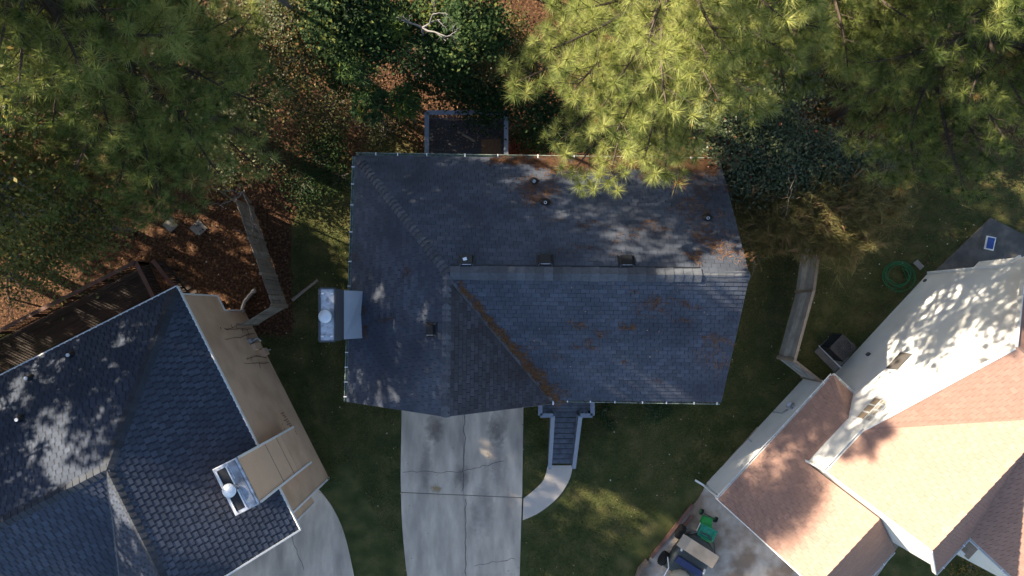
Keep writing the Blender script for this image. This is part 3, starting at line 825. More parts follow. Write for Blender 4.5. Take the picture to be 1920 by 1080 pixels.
for k in range(4):
    for j in range(2): fbox(FR, nw - 1.5, nw - 1, 266 + k * 11.5, 274 + k * 11.5, 4.72 + j * .2, 4.86 + j * .2).build("pane", mat("pale_blind", (.45, .40, .33), .6), w2)
fbox(FR, nw - 4, nw, 390 - 0, 396, 1.15, 1.32).build("wall_lamp", M_dmetal, rh)
fbox(FR, nw - 3, nw, 574, 579, .3, .42).build("air_vent", M_dmetal, rh)
mt = fbox(FR, 495.5, 500, 226, 236, .9, 1.4).build("meter_box", M_metal, rh)
MB().lathe(FR(495, 231, 1.05), [(.11, 0), (.11, .12), (0, .12)], 12).build("meter_dial", M_cream, mt)
MB().tube([FR(497, 222, 1.2), FR(494, 210, 1.2), FR(494, 206, .4)], .03, 8).build("conduit", M_metal, rh)
MB().tube([FR(500, 138, .55), FR(494, 138, .55), FR(493, 138, .45)], .03, 8).build("hose_tap", M_metal, rh)
# dark patio and its blue panel
pat = [P(1749, 511), P(1855, 409), P(1960, 462), P(1990, 560), P(1800, 600)]
tag(MB().prism([(p.x, p.y) for p in pat], -.1, .11).build("patio", mat("dark_patio_slab", (.085, .078, .072), .85, .25, 2, .2, 80, stain=(.16, .14, .12), stain_scale=1.6)), "dark patio slab at the back corner of the tall pale wall", "patio", kind="structure")
bp = thing("solar_panel", "small blue solar panel in a white frame on the dark patio", "solar panel", P(1857, 456, .11))
c = P(1857, 456, .55); ca = math.radians(-12)
MB().box(c - UP * .05, .40, .58, .05, ca).build("panel_frame", M_white, bp)
MB().box(c + UP * .002, .30, .48, .012, ca).build("panel_face", mat("blue_panel", (.02, .05, .22), .2, .1, spec=.6), bp)
MB().box(P(1857, 456, .11), .06, .06, .42, ca).build("panel_post", M_dmetal, bp)
# =================================================================== GROUND
def smooth(x, a, b):
    t = np.clip((x - a) / (b - a), 0, 1); return t * t * (3 - 2 * t)
def vnoise(x, y, seed=0):
    """cheap smooth value noise, two octaves"""
    def one(x, y, sd):
        xi, yi = np.floor(x), np.floor(y); fx, fy = x - xi, y - yi
        fx = fx * fx * (3 - 2 * fx); fy = fy * fy * (3 - 2 * fy)
        h = lambda a, b: np.modf(np.abs(np.sin(a * 127.1 + b * 311.7 + sd * 74.7) * 43758.5453))[0]
        return (h(xi, yi) * (1 - fx) + h(xi + 1, yi) * fx) * (1 - fy) + (h(xi, yi + 1) * (1 - fx) + h(xi + 1, yi + 1) * fx) * fy
    return .65 * one(x, y, seed) + .35 * one(x * 2.7, y * 2.7, seed + 1)
def grassiness(X, Y):
    u, v = U0 + X * M2, V0 - Y * M2
    nz = (vnoise(X * .5, Y * .5, 3) - .5)
    g = np.ones_like(X)
    g *= smooth(v + nz * 160, 255, 375)                                   # woods behind the houses
    g = np.where(u < 560, np.minimum(g, smooth(v + nz * 60, 600, 650)), g)  # bare left back yard
    inl = smooth(u + nz * 30, 530, 560) * (1 - smooth(u, 690, 700))
    g = np.maximum(g, .95 * inl * smooth(v + nz * 120, 330, 440))
    clear = np.exp(-(((u - 735) / 75) ** 2 + ((v - 285) / 55) ** 2))
    g = np.maximum(g, .65 * clear)
    ry = smooth(u, 1330, 1400) * (1 - smooth(v, 600, 760))
    g = np.maximum(g, .9 * smooth(u, 1540, 1600) * smooth(v + nz * 60, 220, 300)) * (1 - ry * .35)
    return np.clip(g + nz * .25 * (g > .05), 0, 1)
nx_, ny_ = 221, 161
gx = np.linspace(-27, 27, nx_); gy = np.linspace(-20, 20, ny_)
GX, GY = np.meshgrid(gx, gy)
Vg = np.stack([GX.ravel(), GY.ravel(), np.zeros(GX.size)], 1)
idx = np.arange(nx_ * ny_).reshape(ny_, nx_)
Fg = np.stack([idx[:-1, :-1].ravel(), idx[:-1, 1:].ravel(), idx[1:, 1:].ravel(), idx[1:, :-1].ravel()], 1)
# the same sheet carried on to the horizon
ring = np.array([[-27, -20], [27, -20], [27, 20], [-27, 20], [-400, -400], [400, -400], [400, 400], [-400, 400]], float)
base = len(Vg)
Vg = np.vstack([Vg, np.hstack([ring, np.zeros((8, 1))])])
Fg = np.vstack([Fg, base + np.array([[0, 4, 5, 1], [1, 5, 6, 2], [2, 6, 7, 3], [3, 7, 4, 0]])])
gt = grassiness(Vg[:, 0], Vg[:, 1])
m = bpy.data.materials.new("soil_and_turf"); m.use_nodes = True
nt = m.node_tree; L = nt.links; b_ = nt.nodes["Principled BSDF"]; b_.inputs["Roughness"].default_value = .95; b_.inputs["Specular IOR Level"].default_value = .1
at = nd(nt, "ShaderNodeAttribute", attribute_name="tint"); gp_ = nd(nt, "ShaderNodeNewGeometry")
def noise(sc, det=6):
    n = nd(nt, "ShaderNodeTexNoise"); n.inputs["Scale"].default_value = sc; n.inputs["Detail"].default_value = det; L.new(gp_.outputs["Position"], n.inputs["Vector"]); return n.outputs["Fac"]
def ramp(src, st):
    r = nd(nt, "ShaderNodeValToRGB"); el = r.color_ramp.elements
    el[0].position, el[0].color = st[0][0], (*st[0][1], 1); el[1].position, el[1].color = st[-1][0], (*st[-1][1], 1)
    for p, c in st[1:-1]: e = el.new(p); e.color = (*c, 1)
    L.new(src, r.inputs[0]); return r.outputs[0]
lit = ramp(noise(9), [(.3, (.028, .015, .009)), (.5, (.065, .033, .019)), (.62, (.12, .064, .035)), (.75, (.22, .13, .07))])
grs = ramp(noise(1.3), [(.3, (.040, .052, .017)), (.5, (.068, .074, .026)), (.7, (.12, .105, .042))])
ad = nd(nt, "ShaderNodeMath", operation='ADD'); L.new(at.outputs["Fac"], ad.inputs[0])
sub = nd(nt, "ShaderNodeMath", operation='MULTIPLY_ADD'); sub.inputs[1].default_value = .8; sub.inputs[2].default_value = -.4; L.new(noise(3.5), sub.inputs[0]); L.new(sub.outputs[0], ad.inputs[1])
mr = nd(nt, "ShaderNodeMapRange"); mr.inputs[1].default_value = .3; mr.inputs[2].default_value = .65; L.new(ad.outputs[0], mr.inputs[0])
mx = nd(nt, "ShaderNodeMix", data_type='RGBA'); L.new(mr.outputs[0], mx.inputs[0]); L.new(lit, mx.inputs[6]); L.new(grs, mx.inputs[7])
L.new(mx.outputs[2], b_.inputs["Base Color"])
bpn = nd(nt, "ShaderNodeBump"); bpn.inputs["Strength"].default_value = .7; bpn.inputs["Distance"].default_value = .06
L.new(noise(14), bpn.inputs["Height"]); L.new(bpn.outputs[0], b_.inputs["Normal"])
ground = np_mesh("ground", Vg, Fg, m, tint=gt, kind="structure")
tag(ground, "ground of leaf litter in the woods and short turf round the houses")

# =================================================================== PAVING
def arc(pts, n=6):
    """Catmull-Rom through pixel points"""
    out = []
    for i in range(len(pts) - 1):
        p0, p1, p2, p3 = pts[max(i - 1, 0)], pts[i], pts[i + 1], pts[min(i + 2, len(pts) - 1)]
        for k in range(n):
            t = k / n
            out.append(tuple(.5 * ((2 * p1[c]) + (-p0[c] + p2[c]) * t + (2 * p0[c] - 5 * p1[c] + 4 * p2[c] - p3[c]) * t * t + (-p0[c] + 3 * p1[c] - 3 * p2[c] + p3[c]) * t ** 3) for c in (0, 1)))
    return out + [pts[-1]]
def paving(name, label, outlines, m, z=.05, names=None):
    root = thing(name, label, None, (0, 0, 0), kind="structure")
    for o in outlines:
        pts = [P(u, v) for u, v in o]
        MB().prism([(p.x, p.y) for p in pts], -.12, z).build(names or "slab", m, root, bevel=.008)
    return root
EL = arc([(753, 715), (753, 790), (751.5, 880), (752, 922)]); EL2 = arc([(752, 923.5), (753.5, 970), (758, 1030), (765, 1090), (776, 1160)])
MID = [(866, 715), (868, 800), (869, 927)]; MID2 = [(869.5, 928.5), (872, 985), (873, 1080), (874, 1160)]
MIDb = [(866.6, 715), (868.6, 800), (869.6, 927)]; MID2b = [(870.1, 928.5), (872.6, 985), (873.6, 1080), (874.6, 1160)]
ER = [(982, 715), (981, 800), (979, 932)]; ER2 = [(978.8, 933.5), (977, 985), (974.5, 1080), (972, 1160)]
paving("driveway", "grey concrete driveway running out from the gable wing of the central house",
       [EL + MID[::-1], EL2 + MID2[::-1], MIDb + ER[::-1], MID2b + ER2[::-1]], M_conc)
inn = arc([(1027, 872), (1020, 898), (1003, 917), (981.5, 934)]); outr = arc([(1074, 872), (1067, 900), (1046, 932), (1012, 960), (980, 975)])
paving("path", "curved tan concrete walk from the stair foot to the driveway", [inn + outr[::-1]], M_conc3, .055)
paving("driveway", "mottled concrete driveway beside the left house",
       [[(380, 1140), (480, 960), (575, 900), (596, 916)] + arc([(600, 919), (626, 955), (647, 1005), (664, 1080), (675, 1150)])], M_conc, .05)
paving("driveway", "brown stained concrete driveway in front of the right garage",
       [[(1308, 936), (1326, 905), (1420, 800), (1700, 1000), (1560, 1200), (1215, 1180), (1180, 1110), (1214, 1052), (1262, 990)]], M_conc2, .05)
pts = [P(u, v) for u, v in EL + EL2 + ER2[::-1] + ER[::-1]]
MB().prism([(p.x, p.y) for p in pts], -.15, .034).build("joint_filler", mat("joint_filler", (.20, .175, .145), .95, .2), bpy.data.objects["driveway"])
# cracks sunk as dark narrow strips of filler
crk = MB(); r = random.Random(3)
def crack(pts, w):
    for (a, b) in zip(pts[:-1], pts[1:]):
        a, b = P(*a, .0535), P(*b, .0535); d = (b - a).normalized(); s_ = Vector((-d.y, d.x, 0)) * w
        crk.poly([a - s_, b - s_ * r.uniform(.5, 1.4), b + s_ * r.uniform(.5, 1.4), a + s_])
def wig(a, b, n, amp): return [(a[0] + (b[0] - a[0]) * t / n + r.uniform(-amp, amp), a[1] + (b[1] - a[1]) * t / n + r.uniform(-amp, amp)) for t in range(n + 1)]
crack(wig((872, 775), (867, 920), 16, 2.5), .018); crack(wig((754, 884), (866, 886), 12, 1.6), .012); crack(wig((868, 884), (945, 864), 10, 2), .014)
crack(wig((873, 935), (873, 1080), 14, 1.5), .016); crack(wig((890, 1060), (966, 1047), 9, 2), .013); crack(wig((545, 1000), (570, 1070), 9, 2), .012)
crack(wig((915, 848), (917, 858), 4, 2), .01)
crk.build("crack", mat("crack_dirt", (.17, .15, .13), .95), kind="structure")
tag(bpy.data.objects["crack"], "dark wandering cracks in the concrete driveways")
# oil and rust stains on the drive: thin films of their own shape
def film(name, label, u, v, ru, rv, m, seed):
    rr = random.Random(seed); mb = MB(); pts = []
    for k in range(26):
        a = 2 * math.pi * k / 26; q = 1 + rr.uniform(-.13, .13)
        pts.append(P(u + ru * q * math.cos(a), v + rv * q * math.sin(a), .0525))
    mb.poly(pts); return mb
def filmmat(name, col, cu, cv, ru, rv, amt):
    m = bpy.data.materials.new(name); m.use_nodes = True; nt = m.node_tree; L = nt.links; b = nt.nodes["Principled BSDF"]
    b.inputs["Roughness"].default_value = .8; b.inputs["Base Color"].default_value = (*col, 1)
    g = nd(nt, "ShaderNodeNewGeometry"); mp = nd(nt, "ShaderNodeMapping"); mp.vector_type = 'POINT'
    c = P(cu, cv); sx, sy = M2 / ru, M2 / rv
    mp.inputs["Scale"].default_value = (sx, sy, 0); mp.inputs["Location"].default_value = (-c.x * sx, -c.y * sy, 0)
    L.new(g.outputs["Position"], mp.inputs[0])
    ln = nd(nt, "ShaderNodeVectorMath", operation='LENGTH'); L.new(mp.outputs[0], ln.inputs[0])
    n = nd(nt, "ShaderNodeTexNoise"); n.inputs["Scale"].default_value = 5; n.inputs["Detail"].default_value = 6; L.new(g.outputs["Position"], n.inputs["Vector"])
    ma = nd(nt, "ShaderNodeMath", operation='MULTIPLY_ADD'); ma.inputs[1].default_value = .9; L.new(n.outputs["Fac"], ma.inputs[0]); L.new(ln.outputs["Value"], ma.inputs[2])
    mr = nd(nt, "ShaderNodeMapRange"); mr.inputs[1].default_value = .7; mr.inputs[2].default_value = 1.35; mr.inputs[3].default_value = amt; mr.inputs[4].default_value = 0
    L.new(ma.outputs[0], mr.inputs[0]); L.new(mr.outputs[0], b.inputs["Alpha"])
    return m
for i, (u, v, ru, rv, col, amt) in enumerate([(815, 803, 22, 34, (.24, .19, .155), .6), (931, 806, 24, 36, (.25, .20, .165), .55), (865, 892, 20, 26, (.20, .17, .15), .4),
                                             (818, 916, 14, 9, (.42, .28, .12), .6), (800, 870, 14, 60, (.28, .24, .21), .35), (930, 860, 26, 60, (.30, .27, .25), .3), (905, 960, 30, 60, (.30, .27, .25), .3)]):
    mb = film("stain", "", u, v, ru * 1.35, rv * 1.35, None, i)
    o = mb.build("oil_stain", filmmat(f"oil_film_{i}", col, u, v, ru, rv, amt), kind="structure")
    o.location.z += .0006 * i
    tag(o, "brown stain soaked into the concrete driveway")

# =================================================================== FENCES
def picket_fence(name, label, posts, z, m, spacing=.20, parent=None, outward=None, hz=None):
    root = thing(name, label, "fence", (posts[0].x, posts[0].y, 0))
    r = random.Random(len(name) + int(posts[0].x * 10))
    for a, b in zip(posts[:-1], posts[1:]):
        d = (b - a); Ln = d.length; d.normalize(); s_ = Vector((-d.y, d.x, 0))
        if hz:                                                   # boards laid lengthwise
            for k in range(hz):
                z0 = .06 + (z - .06) * k / hz; hh = (z - .06) / hz - .008; q = r.uniform(-.012, .012)
                mid = (z0 + hh / 2)
                A_ = a + s_ * q + UP * mid; B_ = b + s_ * (q + r.uniform(-.01, .01)) + UP * mid
                MB().beam(A_, B_, .022, hh).build("board", m, root)
            MB().beam(a + UP * (z + .02), b + UP * (z + .02), .12, .03).build("top_rail", M_wood2, root)
        else:
            n = int(Ln / spacing)
            for k in range(n):
                p = a + d * ((k + .5) * Ln / n) + s_ * r.uniform(-.008, .008); hh = z + r.uniform(-.03, .03)
                w = Ln / n - .022; tl = r.uniform(-.02, .02)
                f = [p - d * w / 2 - s_ * .01, p + d * w / 2 - s_ * .01, p + d * w / 2 + s_ * .01, p - d * w / 2 + s_ * .01]
                MB().hexa([Vector((q.x, q.y, .03)) for q in f] + [Vector((q.x, q.y, hh)) + d * tl for q in f]).build("board", m, root)
            for zz in (.4, z - .35): MB().beam(a - s_ * .04 + UP * zz, b - s_ * .04 + UP * zz, .045, .09).build("rail", M_wood2, root)
    for p in posts: MB().box((p.x, p.y, 0), .11, .11, z + .06).build("post", M_wood2, root)
    return root
g = lambda u, v, z=0: Vector((P(u, v, z).x, P(u, v, z).y, 0))
picket_fence("fence", "weathered picket fence between the left back yard and the grass strip", [g(441.5, 376, 2), g(466, 447, 2), g(489, 513, 2), g(510, 572, 2)], 2.0, M_wood3)
picket_fence("fence", "short picket return fence from the left fence corner to the tan wall", [g(509, 575, 2), g(451.5, 609, 2)], 2.0, M_wood3)
picket_fence("fence", "weathered board fence with mid post on the right of the central house", [g(1545, 400, 1.7), g(1525, 545, 1.7), g(1490, 673, 1.7)], 1.72, M_wood, hz=6)
picket_fence("fence", "short board fence from the fence corner to the right garage wall", [g(1489, 676, 1.7), g(1537, 714, 1.7)], 1.70, M_wood, hz=6)

# =================================================================== SMALL THINGS
a, b = P(548, 563, .06), P(596, 525, .06)
tag(MB().tube([a, (a + b) / 2 + UP * .02, b], [.07, .065, .055], 8).build("log", M_wood2), "thin brown pole lying on the grass beside the left fence corner", "log")
for u, v, lab in ((320, 422, "grey square paving stone in the left back yard, farther from the fence"), (373, 428, "grey square paving stone in the left back yard, nearer the fence")):
    p = P(u, v); o = MB().box((p.x, p.y, -.02), .50 if u < 350 else .56, .50 if u < 350 else .56, .07, math.radians(45)).build("paving_stone", mat("grey_paver", (.20, .185, .165), .9, .2, 5, .2, 90), bevel=.012)
    tag(o, lab, "paving stone", "paving stones in the left yard")
dr = thing("drain_pipe", "cream drain pipe lying between the tan wall and the left fence", "pipe", P(462, 565))
MB().tube([P(453, 584, .4), P(455, 576, .16), P(459, 565, .09), P(468, 554, .08), P(475, 546, .08)], .075, 10).build("pipe", mat("cream_plastic", (.52, .44, .36), .5, .1), dr, True)
MB().tube([P(473, 548, .08), P(479, 544, .08)], .095, 10).build("pipe_mouth", mat("cream_plastic", (0, 0, 0)), dr, True)
# garden hose: a loose coil
hp = []; r = random.Random(11)
for k in range(150):
    a = k * .262; R = .62 + .11 * math.sin(k * .11) + .05 * math.sin(k * .37 + 1)
    R *= (1 if k < 110 else .72)
    c = P(1683 + 2.0 * math.sin(k * .05), 517)
    hp.append((c.x + R * math.cos(a), c.y + R * .93 * math.sin(a), .03 + .03 * (k % 24) / 24 + .012 * (k // 24)))
hp += [(P(1703, 530).x, P(1703, 530).y, .03), (P(1712, 520).x, P(1712, 520).y, .03)]
tag(MB().tube(hp, .016, 7).build("garden_hose", mat("green_hose", (.02, .13, .045), .4, .15), smooth=True), "coiled green garden hose on the grass of the right yard", "garden hose")
tag(MB().beam(P(1716, 490, .06), P(1729, 503, .10), .24, .05).build("splash_block", mat("grey_paver", (0, 0, 0))), "grey splash block at the foot of the right house corner downspout", "splash block")
# air conditioner
ac = thing("air_conditioner", "dark air conditioner unit with a round fan grille beside the tall pale wall", "air conditioner", P(1565, 665))
z = .95; q = [P(1555, 654, z), P(1584, 682, z), P(1608, 645.5, z), P(1577.5, 626, z)]
cx = sum(p.x for p in q) / 4; cy = sum(p.y for p in q) / 4
ang = math.atan2(q[1].y - q[0].y, q[1].x - q[0].x)
M_ac = mat("dark_ac_paint", (.035, .035, .036), .5, .12)
s1 = .84
MB().box((cx, cy, .06), s1 - .04, s1 - .04, z - .1, ang).build("body", M_black, ac)
for i in range(9): MB().box((cx, cy, .12 + i * .09), s1 - .01, s1 - .01, .03, ang).build("louvre", M_ac, ac)
for i, (sx, sy) in enumerate(((1, 1), (1, -1), (-1, 1), (-1, -1))):
    p = Matrix.Rotation(ang, 3, 'Z') @ Vector((sx * (s1 / 2 - .03), sy * (s1 / 2 - .03), 0)); MB().box((cx + p.x, cy + p.y, .06), .07, .07, z - .1, ang).build("corner_post", M_ac, ac)
top = MB(); n = 28
for k in range(n):                                                # square lid with a round opening
    a0, a1 = 2 * math.pi * k / n, 2 * math.pi * (k + 1) / n
    sq = lambda a: (s1 / 2) / max(abs(math.cos(a)), abs(math.sin(a)))
    Rm = Matrix.Rotation(ang, 3, 'Z'); c0 = Vector((cx, cy, z))
    pt = lambda a, rr, zz: c0 + Rm @ Vector((math.cos(a) * rr, math.sin(a) * rr, zz))
    top.poly([pt(a0, .33, .02), pt(a0, sq(a0), 0), pt(a1, sq(a1), 0), pt(a1, .33, .02)])
top.build("lid", M_ac, ac)
for rr in (.09, .15, .21, .27, .325):
    MB().tube([Vector((cx + rr * math.cos(2 * math.pi * k / 24), cy + rr * math.sin(2 * math.pi * k / 24), z + .03)) for k in range(25)], .008, 5, False).build("grille_ring", M_dmetal, ac)
for k in range(6):
    a = math.pi * k / 6; MB().beam((cx - .33 * math.cos(a), cy - .33 * math.sin(a), z + .025), (cx + .33 * math.cos(a), cy + .33 * math.sin(a), z + .025), .012, .012).build("grille_bar", M_dmetal, ac)
MB().lathe((cx, cy, z - .1), [(.075, 0), (.075, .08), (0, .09)], 14).build("fan_hub", M_ac, ac)
for k in range(3):
    a = k * 2.094; c_, s_ = math.cos(a), math.sin(a)
    MB().poly([(cx + .06 * c_, cy + .06 * s_, z - .06), (cx + .31 * c_ + .1 * s_, cy + .31 * s_ - .1 * c_, z - .05), (cx + .31 * c_ - .1 * s_, cy + .31 * s_ + .1 * c_, z - .09)]).build("fan_blade", M_black, ac)
MB().tube([P(1535.5, 648, .10), P(1558, 671, .09), P(1580, 693, .10), P(1590, 686, .35)], .03, 8).build("coolant_line", M_brkt, ac)
MB().beam(P(1540, 646, .03), P(1578, 684, .03), .9, .06).build("pad", mat("grey_paver", (0, 0, 0)), ac)
# timber edging and loose boards by the right driveway
for (u0, v0), (u1, v1), lab in (((1299, 946), (1221, 1045), "long brown landscape timber edging the right driveway"), ((1298.5, 967), (1273, 997), "short brown board lying on the right driveway by the timber")):
    tag(MB().beam(P(u0, v0, .11), P(u1, v1, .11), .13, .12).build("timber", M_redrail), lab, "timber")
tag(MB().tube([P(1216, 1052, .1), P(1203, 1066, .1), P(1196, 1085, .1), P(1192, 1110, .1)], [.16, .17, .17, .17], 8).build("log", mat("old_log", (.16, .12, .09), .9, .3, 6, .4, 40)), "old grey brown log edging the driveway corner at the bottom", "log")

# green garden cart
def xf(u, v, z, ang): 
    c = P(u, v, z); c.z = 0; R_ = Matrix.Rotation(ang, 3, 'Z')
    return lambda x, y, z: c + R_ @ Vector((x, y, 0)) + UP * z
gc = thing("garden_cart", "bright green two wheeled garden cart on the right driveway", "cart", P(1325, 990))
T = xf(1327, 1000, .75, math.radians(-27))
M_gr = mat("green_plastic", (.025, .27, .17), .6, .25, 6, stain=(.06, .14, .10), stain_scale=5, stain_lo=.5, stain_hi=.8); M_gr2 = mat("leaf_green_plastic", (.02, .26, .06), .4, .1, 5)
tub = MB(); a_, b_2 = .36, .27
def loop(sc, z): return [T(-a_ * sc, -b_2 * sc * 1.0, z), T(a_ * sc, -b_2 * sc * .95, z), T(a_ * sc, b_2 * sc * .95, z), T(-a_ * sc, b_2 * sc, z)]
lo, hi, hin, lin = loop(.8, .25), loop(1, .75), loop(.93, .75), loop(.76, .62)
i = 0; tub.v = lo + hi + hin + lin
for k in range(4):
    j = (k + 1) % 4
    tub.f += [(k, j, 4 + j, 4 + k), (4 + k, 4 + j, 8 + j, 8 + k), (8 + k, 8 + j, 12 + j, 12 + k)]
tub.f += [(3, 2, 1, 0), (12, 13, 14, 15)]
tub.build("tub", M_gr, gc, bevel=.01)
MB().tube([T(.30, -.28, .78), T(.1, -.30, .80), T(-.2, -.29, .78)], .022, 8).build("rim_bar", M_gr2, gc)
ch_ = MB().hexa([T(-.34, .20, .2), T(.20, .20, .2), T(.12, .62, .2), T(-.36, .55, .2), T(-.34, .20, .55), T(.18, .20, .55), T(.05, .60, .38), T(-.34, .52, .42)])
ch_.build("chassis", M_gr2, gc, bevel=.03)
for x, y in ((-.40, .62), (.30, .60)):
    ax = (T(1, 0, 0) - T(0, 0, 0)).normalized(); c = T(x, y, .125)
    w = MB().tube([c - ax * .05, c + ax * .05], .125, 16).build("wheel", mat("tyre_rubber", (.012, .012, .013), .8, .15), gc, bevel=.015)
    MB().tube([c - ax * .056, c + ax * .056], .08, 12).build("rim", M_gr2, w)
MB().tube([T(-.40, .62, .125), T(.30, .60, .125)], .018, 8).build("axle", M_dmetal, gc)
MB().beam(T(-.30, -.20, .35), T(-.32, .5, .35), .05, .05).build("handle", M_brkt, gc)
# small open utility vehicle with a board laid across it
uv_ = thing("utility_vehicle", "dark open utility vehicle with navy seat and beige cover, cut by the bottom edge", "vehicle", P(1295, 1050))
T = xf(1303, 1040, .8, math.radians(-33))       # x along its width, y up towards the cart
M_tyre = mat("tyre_rubber", (0, 0, 0)); M_navy = mat("navy_vinyl", (.025, .035, .095), .5, .12); M_beige = mat("beige_cover", (.33, .30, .225), .85, .12, 4, .2, 30)
M_body = mat("dark_green_grey_body", (.045, .055, .055), .4, .15)
prof = [(-.72, -1.2), (.72, -1.2), (.80, -.3), (.78, .25), (.60, .62), (.2, .80), (-.2, .80), (-.55, .66), (-.74, .25), (-.80, -.3)]
hood = MB(); n = len(prof)
hood.v = [T(x, y, .35) for x, y in prof] + [T(x * .97, y * .97, .72) for x, y in prof] + [T(x * .8, y * .8, .82) for x, y in prof]
for k in range(n):
    j = (k + 1) % n; hood.f += [(k, j, n + j, n + k), (n + k, n + j, 2 * n + j, 2 * n + k)]
hood.f += [tuple(range(2 * n, 3 * n)), tuple(reversed(range(n)))]
hood.build("body", M_body, uv_, True)
MB().tube([T(-.62, .62, .62), T(-.3, .92, .66), T(.1, .98, .68), (T(.5, .82, .68)), T(.80, .42, .66), T(.86, .05, .6)], .035, 8).build("bumper", M_dmetal, uv_, True)
for x, y in ((-.86, .42), (.86, -.95), (-.86, -.95)):
    ax = (T(1, 0, 0) - T(0, 0, 0)).normalized(); c = T(x, y, .30)
    w = MB().lathe((0, 0, -.11), [(.17, 0), (.27, .0), (.30, .04), (.30, .18), (.27, .22), (.17, .22)], 20)
    q = ax.to_track_quat('Z', 'Y').to_matrix(); w.v = [c + q @ p for p in w.v]
    w = w.build("wheel", M_tyre, uv_)
    for k in range(14):
        a = 2 * math.pi * k / 14; MB().beam(c + q @ Vector((.305 * math.cos(a), .305 * math.sin(a), -.09)), c + q @ Vector((.305 * math.cos(a + .1), .305 * math.sin(a + .1), .09)), .05, .02).build("tread", M_tyre, w)
    MB().tube([c - ax * .09, c + ax * .10], .15, 14).build("rim", M_dmetal, w)
for p0, p1 in (((-.72, .20, .8), (-.66, -.16, 1.0)), ((-.40, .45, .82), (-.34, .28, 1.0)), ((.70, -.3, .8), (.66, -.45, 1.0))):
    MB().beam(T(*p0), T(*p1), .07, .05).build("windscreen_post", M_brkt, uv_)
seat = MB(); seat.hexa([T(-.62, -.72, .75), T(.66, -.72, .75), T(.66, -.38, .75), T(-.62, -.38, .75), T(-.60, -.70, .95), T(.64, -.70, .95), T(.64, -.40, .98), T(-.60, -.40, .98)])
seat.build("seat", M_navy, uv_, bevel=.04)
cov = MB(); nn = 12; i0 = 0
rings = [(1, .74), (.97, .90), (.8, 1.0), (.45, 1.06)]
for sc, zz in rings:
    for k in range(nn):
        a = 2 * math.pi * k / nn; cov.v.append(T(.02 + .46 * sc * math.cos(a), -1.25 + .46 * sc * math.sin(a), zz))
for q_ in range(3):
    for k in range(nn): cov.f.append((q_ * nn + k, q_ * nn + (k + 1) % nn, (q_ + 1) * nn + (k + 1) % nn, (q_ + 1) * nn + k))
cov.f.append(tuple(range(3 * nn, 4 * nn)))
cov.build("cover", M_beige, uv_, True)
MB().tube([T(-.85, -.75, .62), T(-.70, -1.05, .95), T(-.66, -1.7, .95)], .022, 7).build("side_rail", M_brkt, uv_)
cb = MB(); z1 = 1.04
cb.slab([P(1282, 1001, z1), P(1349, 1044, z1), P(1335.5, 1066, z1), P(1268.5, 1022, z1)], .03)
cbo = cb.build("cardboard_sheet", mat("tan_cardboard", (.50, .38, .27), .85, .08, 3, .1, 60, stain=(.38, .28, .19), stain_scale=1.6)); tag(cbo, "tan cardboard sheet lying across the dark utility vehicle", "cardboard")
cb = MB(); cb.slab([P(1281.5, 1001.5, z1 + .012), P(1297, 1011, z1 + .012), P(1283.5, 1032.5, z1 + .012), P(1269.5, 1023, z1 + .012)], .008)
cb.build("folded_flap", mat("old_cardboard", (.36, .29, .22), .85, .1), cbo)
# =================================================================== VEGETATION
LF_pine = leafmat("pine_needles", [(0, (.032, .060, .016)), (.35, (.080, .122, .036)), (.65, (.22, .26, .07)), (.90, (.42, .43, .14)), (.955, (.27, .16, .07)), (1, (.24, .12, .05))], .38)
LF_oak = leafmat("yellow_green_leaves", [(0, (.035, .05, .012)), (.4, (.085, .10, .022)), (.7, (.16, .15, .035)), (.9, (.30, .20, .04)), (1, (.33, .15, .04))], .35)
LF_dark = leafmat("dark_green_leaves", [(0, (.012, .026, .010)), (.5, (.028, .058, .020)), (.85, (.06, .095, .03)), (1, (.14, .15, .035))], .3, .7, .1)
LF_holly = leafmat("glossy_leaves", [(0, (.02, .035, .018)), (.5, (.042, .062, .028)), (.85, (.095, .115, .055)), (1, (.20, .05, .03))], .15, .4, .3)
LF_feather = leafmat("olive_foliage", [(0, (.09, .088, .032)), (.5, (.19, .178, .068)), (.8, (.27, .22, .095)), (1, (.28, .18, .10))], .4)
LF_ros = leafmat("rosette_leaves", [(0, (.025, .055, .022)), (.5, (.045, .095, .040)), (.8, (.075, .13, .045)), (1, (.20, .24, .04))], .35, .7, .1)
LF_shrub = leafmat("mixed_understory", [(0, (.028, .040, .012)), (.5, (.085, .092, .024)), (.75, (.20, .13, .04)), (1, (.34, .14, .05))], .35)
LF_litter = leafmat("fallen_leaf", [(0, (.032, .018, .011)), (.4, (.085, .043, .023)), (.7, (.17, .092, .047)), (1, (.38, .28, .16))], .15, .8, .1)
LF_pale = leafmat("pale_fallen_leaf", [(0, (.20, .13, .06)), (.5, (.36, .28, .16)), (1, (.55, .50, .38))], .1, .8, .1)
LF_grass = leafmat("grass_blade", [(0, (.032, .050, .015)), (.45, (.070, .088, .026)), (.75, (.14, .13, .050)), (1, (.20, .155, .07))], .3, .7, .1)
LF_needle = leafmat("fallen_pine_needle", [(0, (.055, .030, .018)), (.5, (.125, .064, .034)), (1, (.25, .135, .065))], .1, .8, .1)
M_bark = mat("pine_bark", (.062, .047, .038), .95, .35, 8, .6, 30)
M_bark2 = mat("grey_bark", (.17, .15, .135), .9, .25, 9, .4, 40)
M_twig = mat("pale_twig", (.22, .175, .14), .9, .2)

def rot_to(axes):
    """(n,3) unit axes -> (n,3,3) matrices whose third column is the axis, with a random spin"""
    n = len(axes); ref = rng.normal(size=(n, 3))
    x = ref - (ref * axes).sum(1, keepdims=True) * axes; x /= np.linalg.norm(x, axis=1, keepdims=True)
    y = np.cross(axes, x)
    return np.stack([x, y, axes], 2)

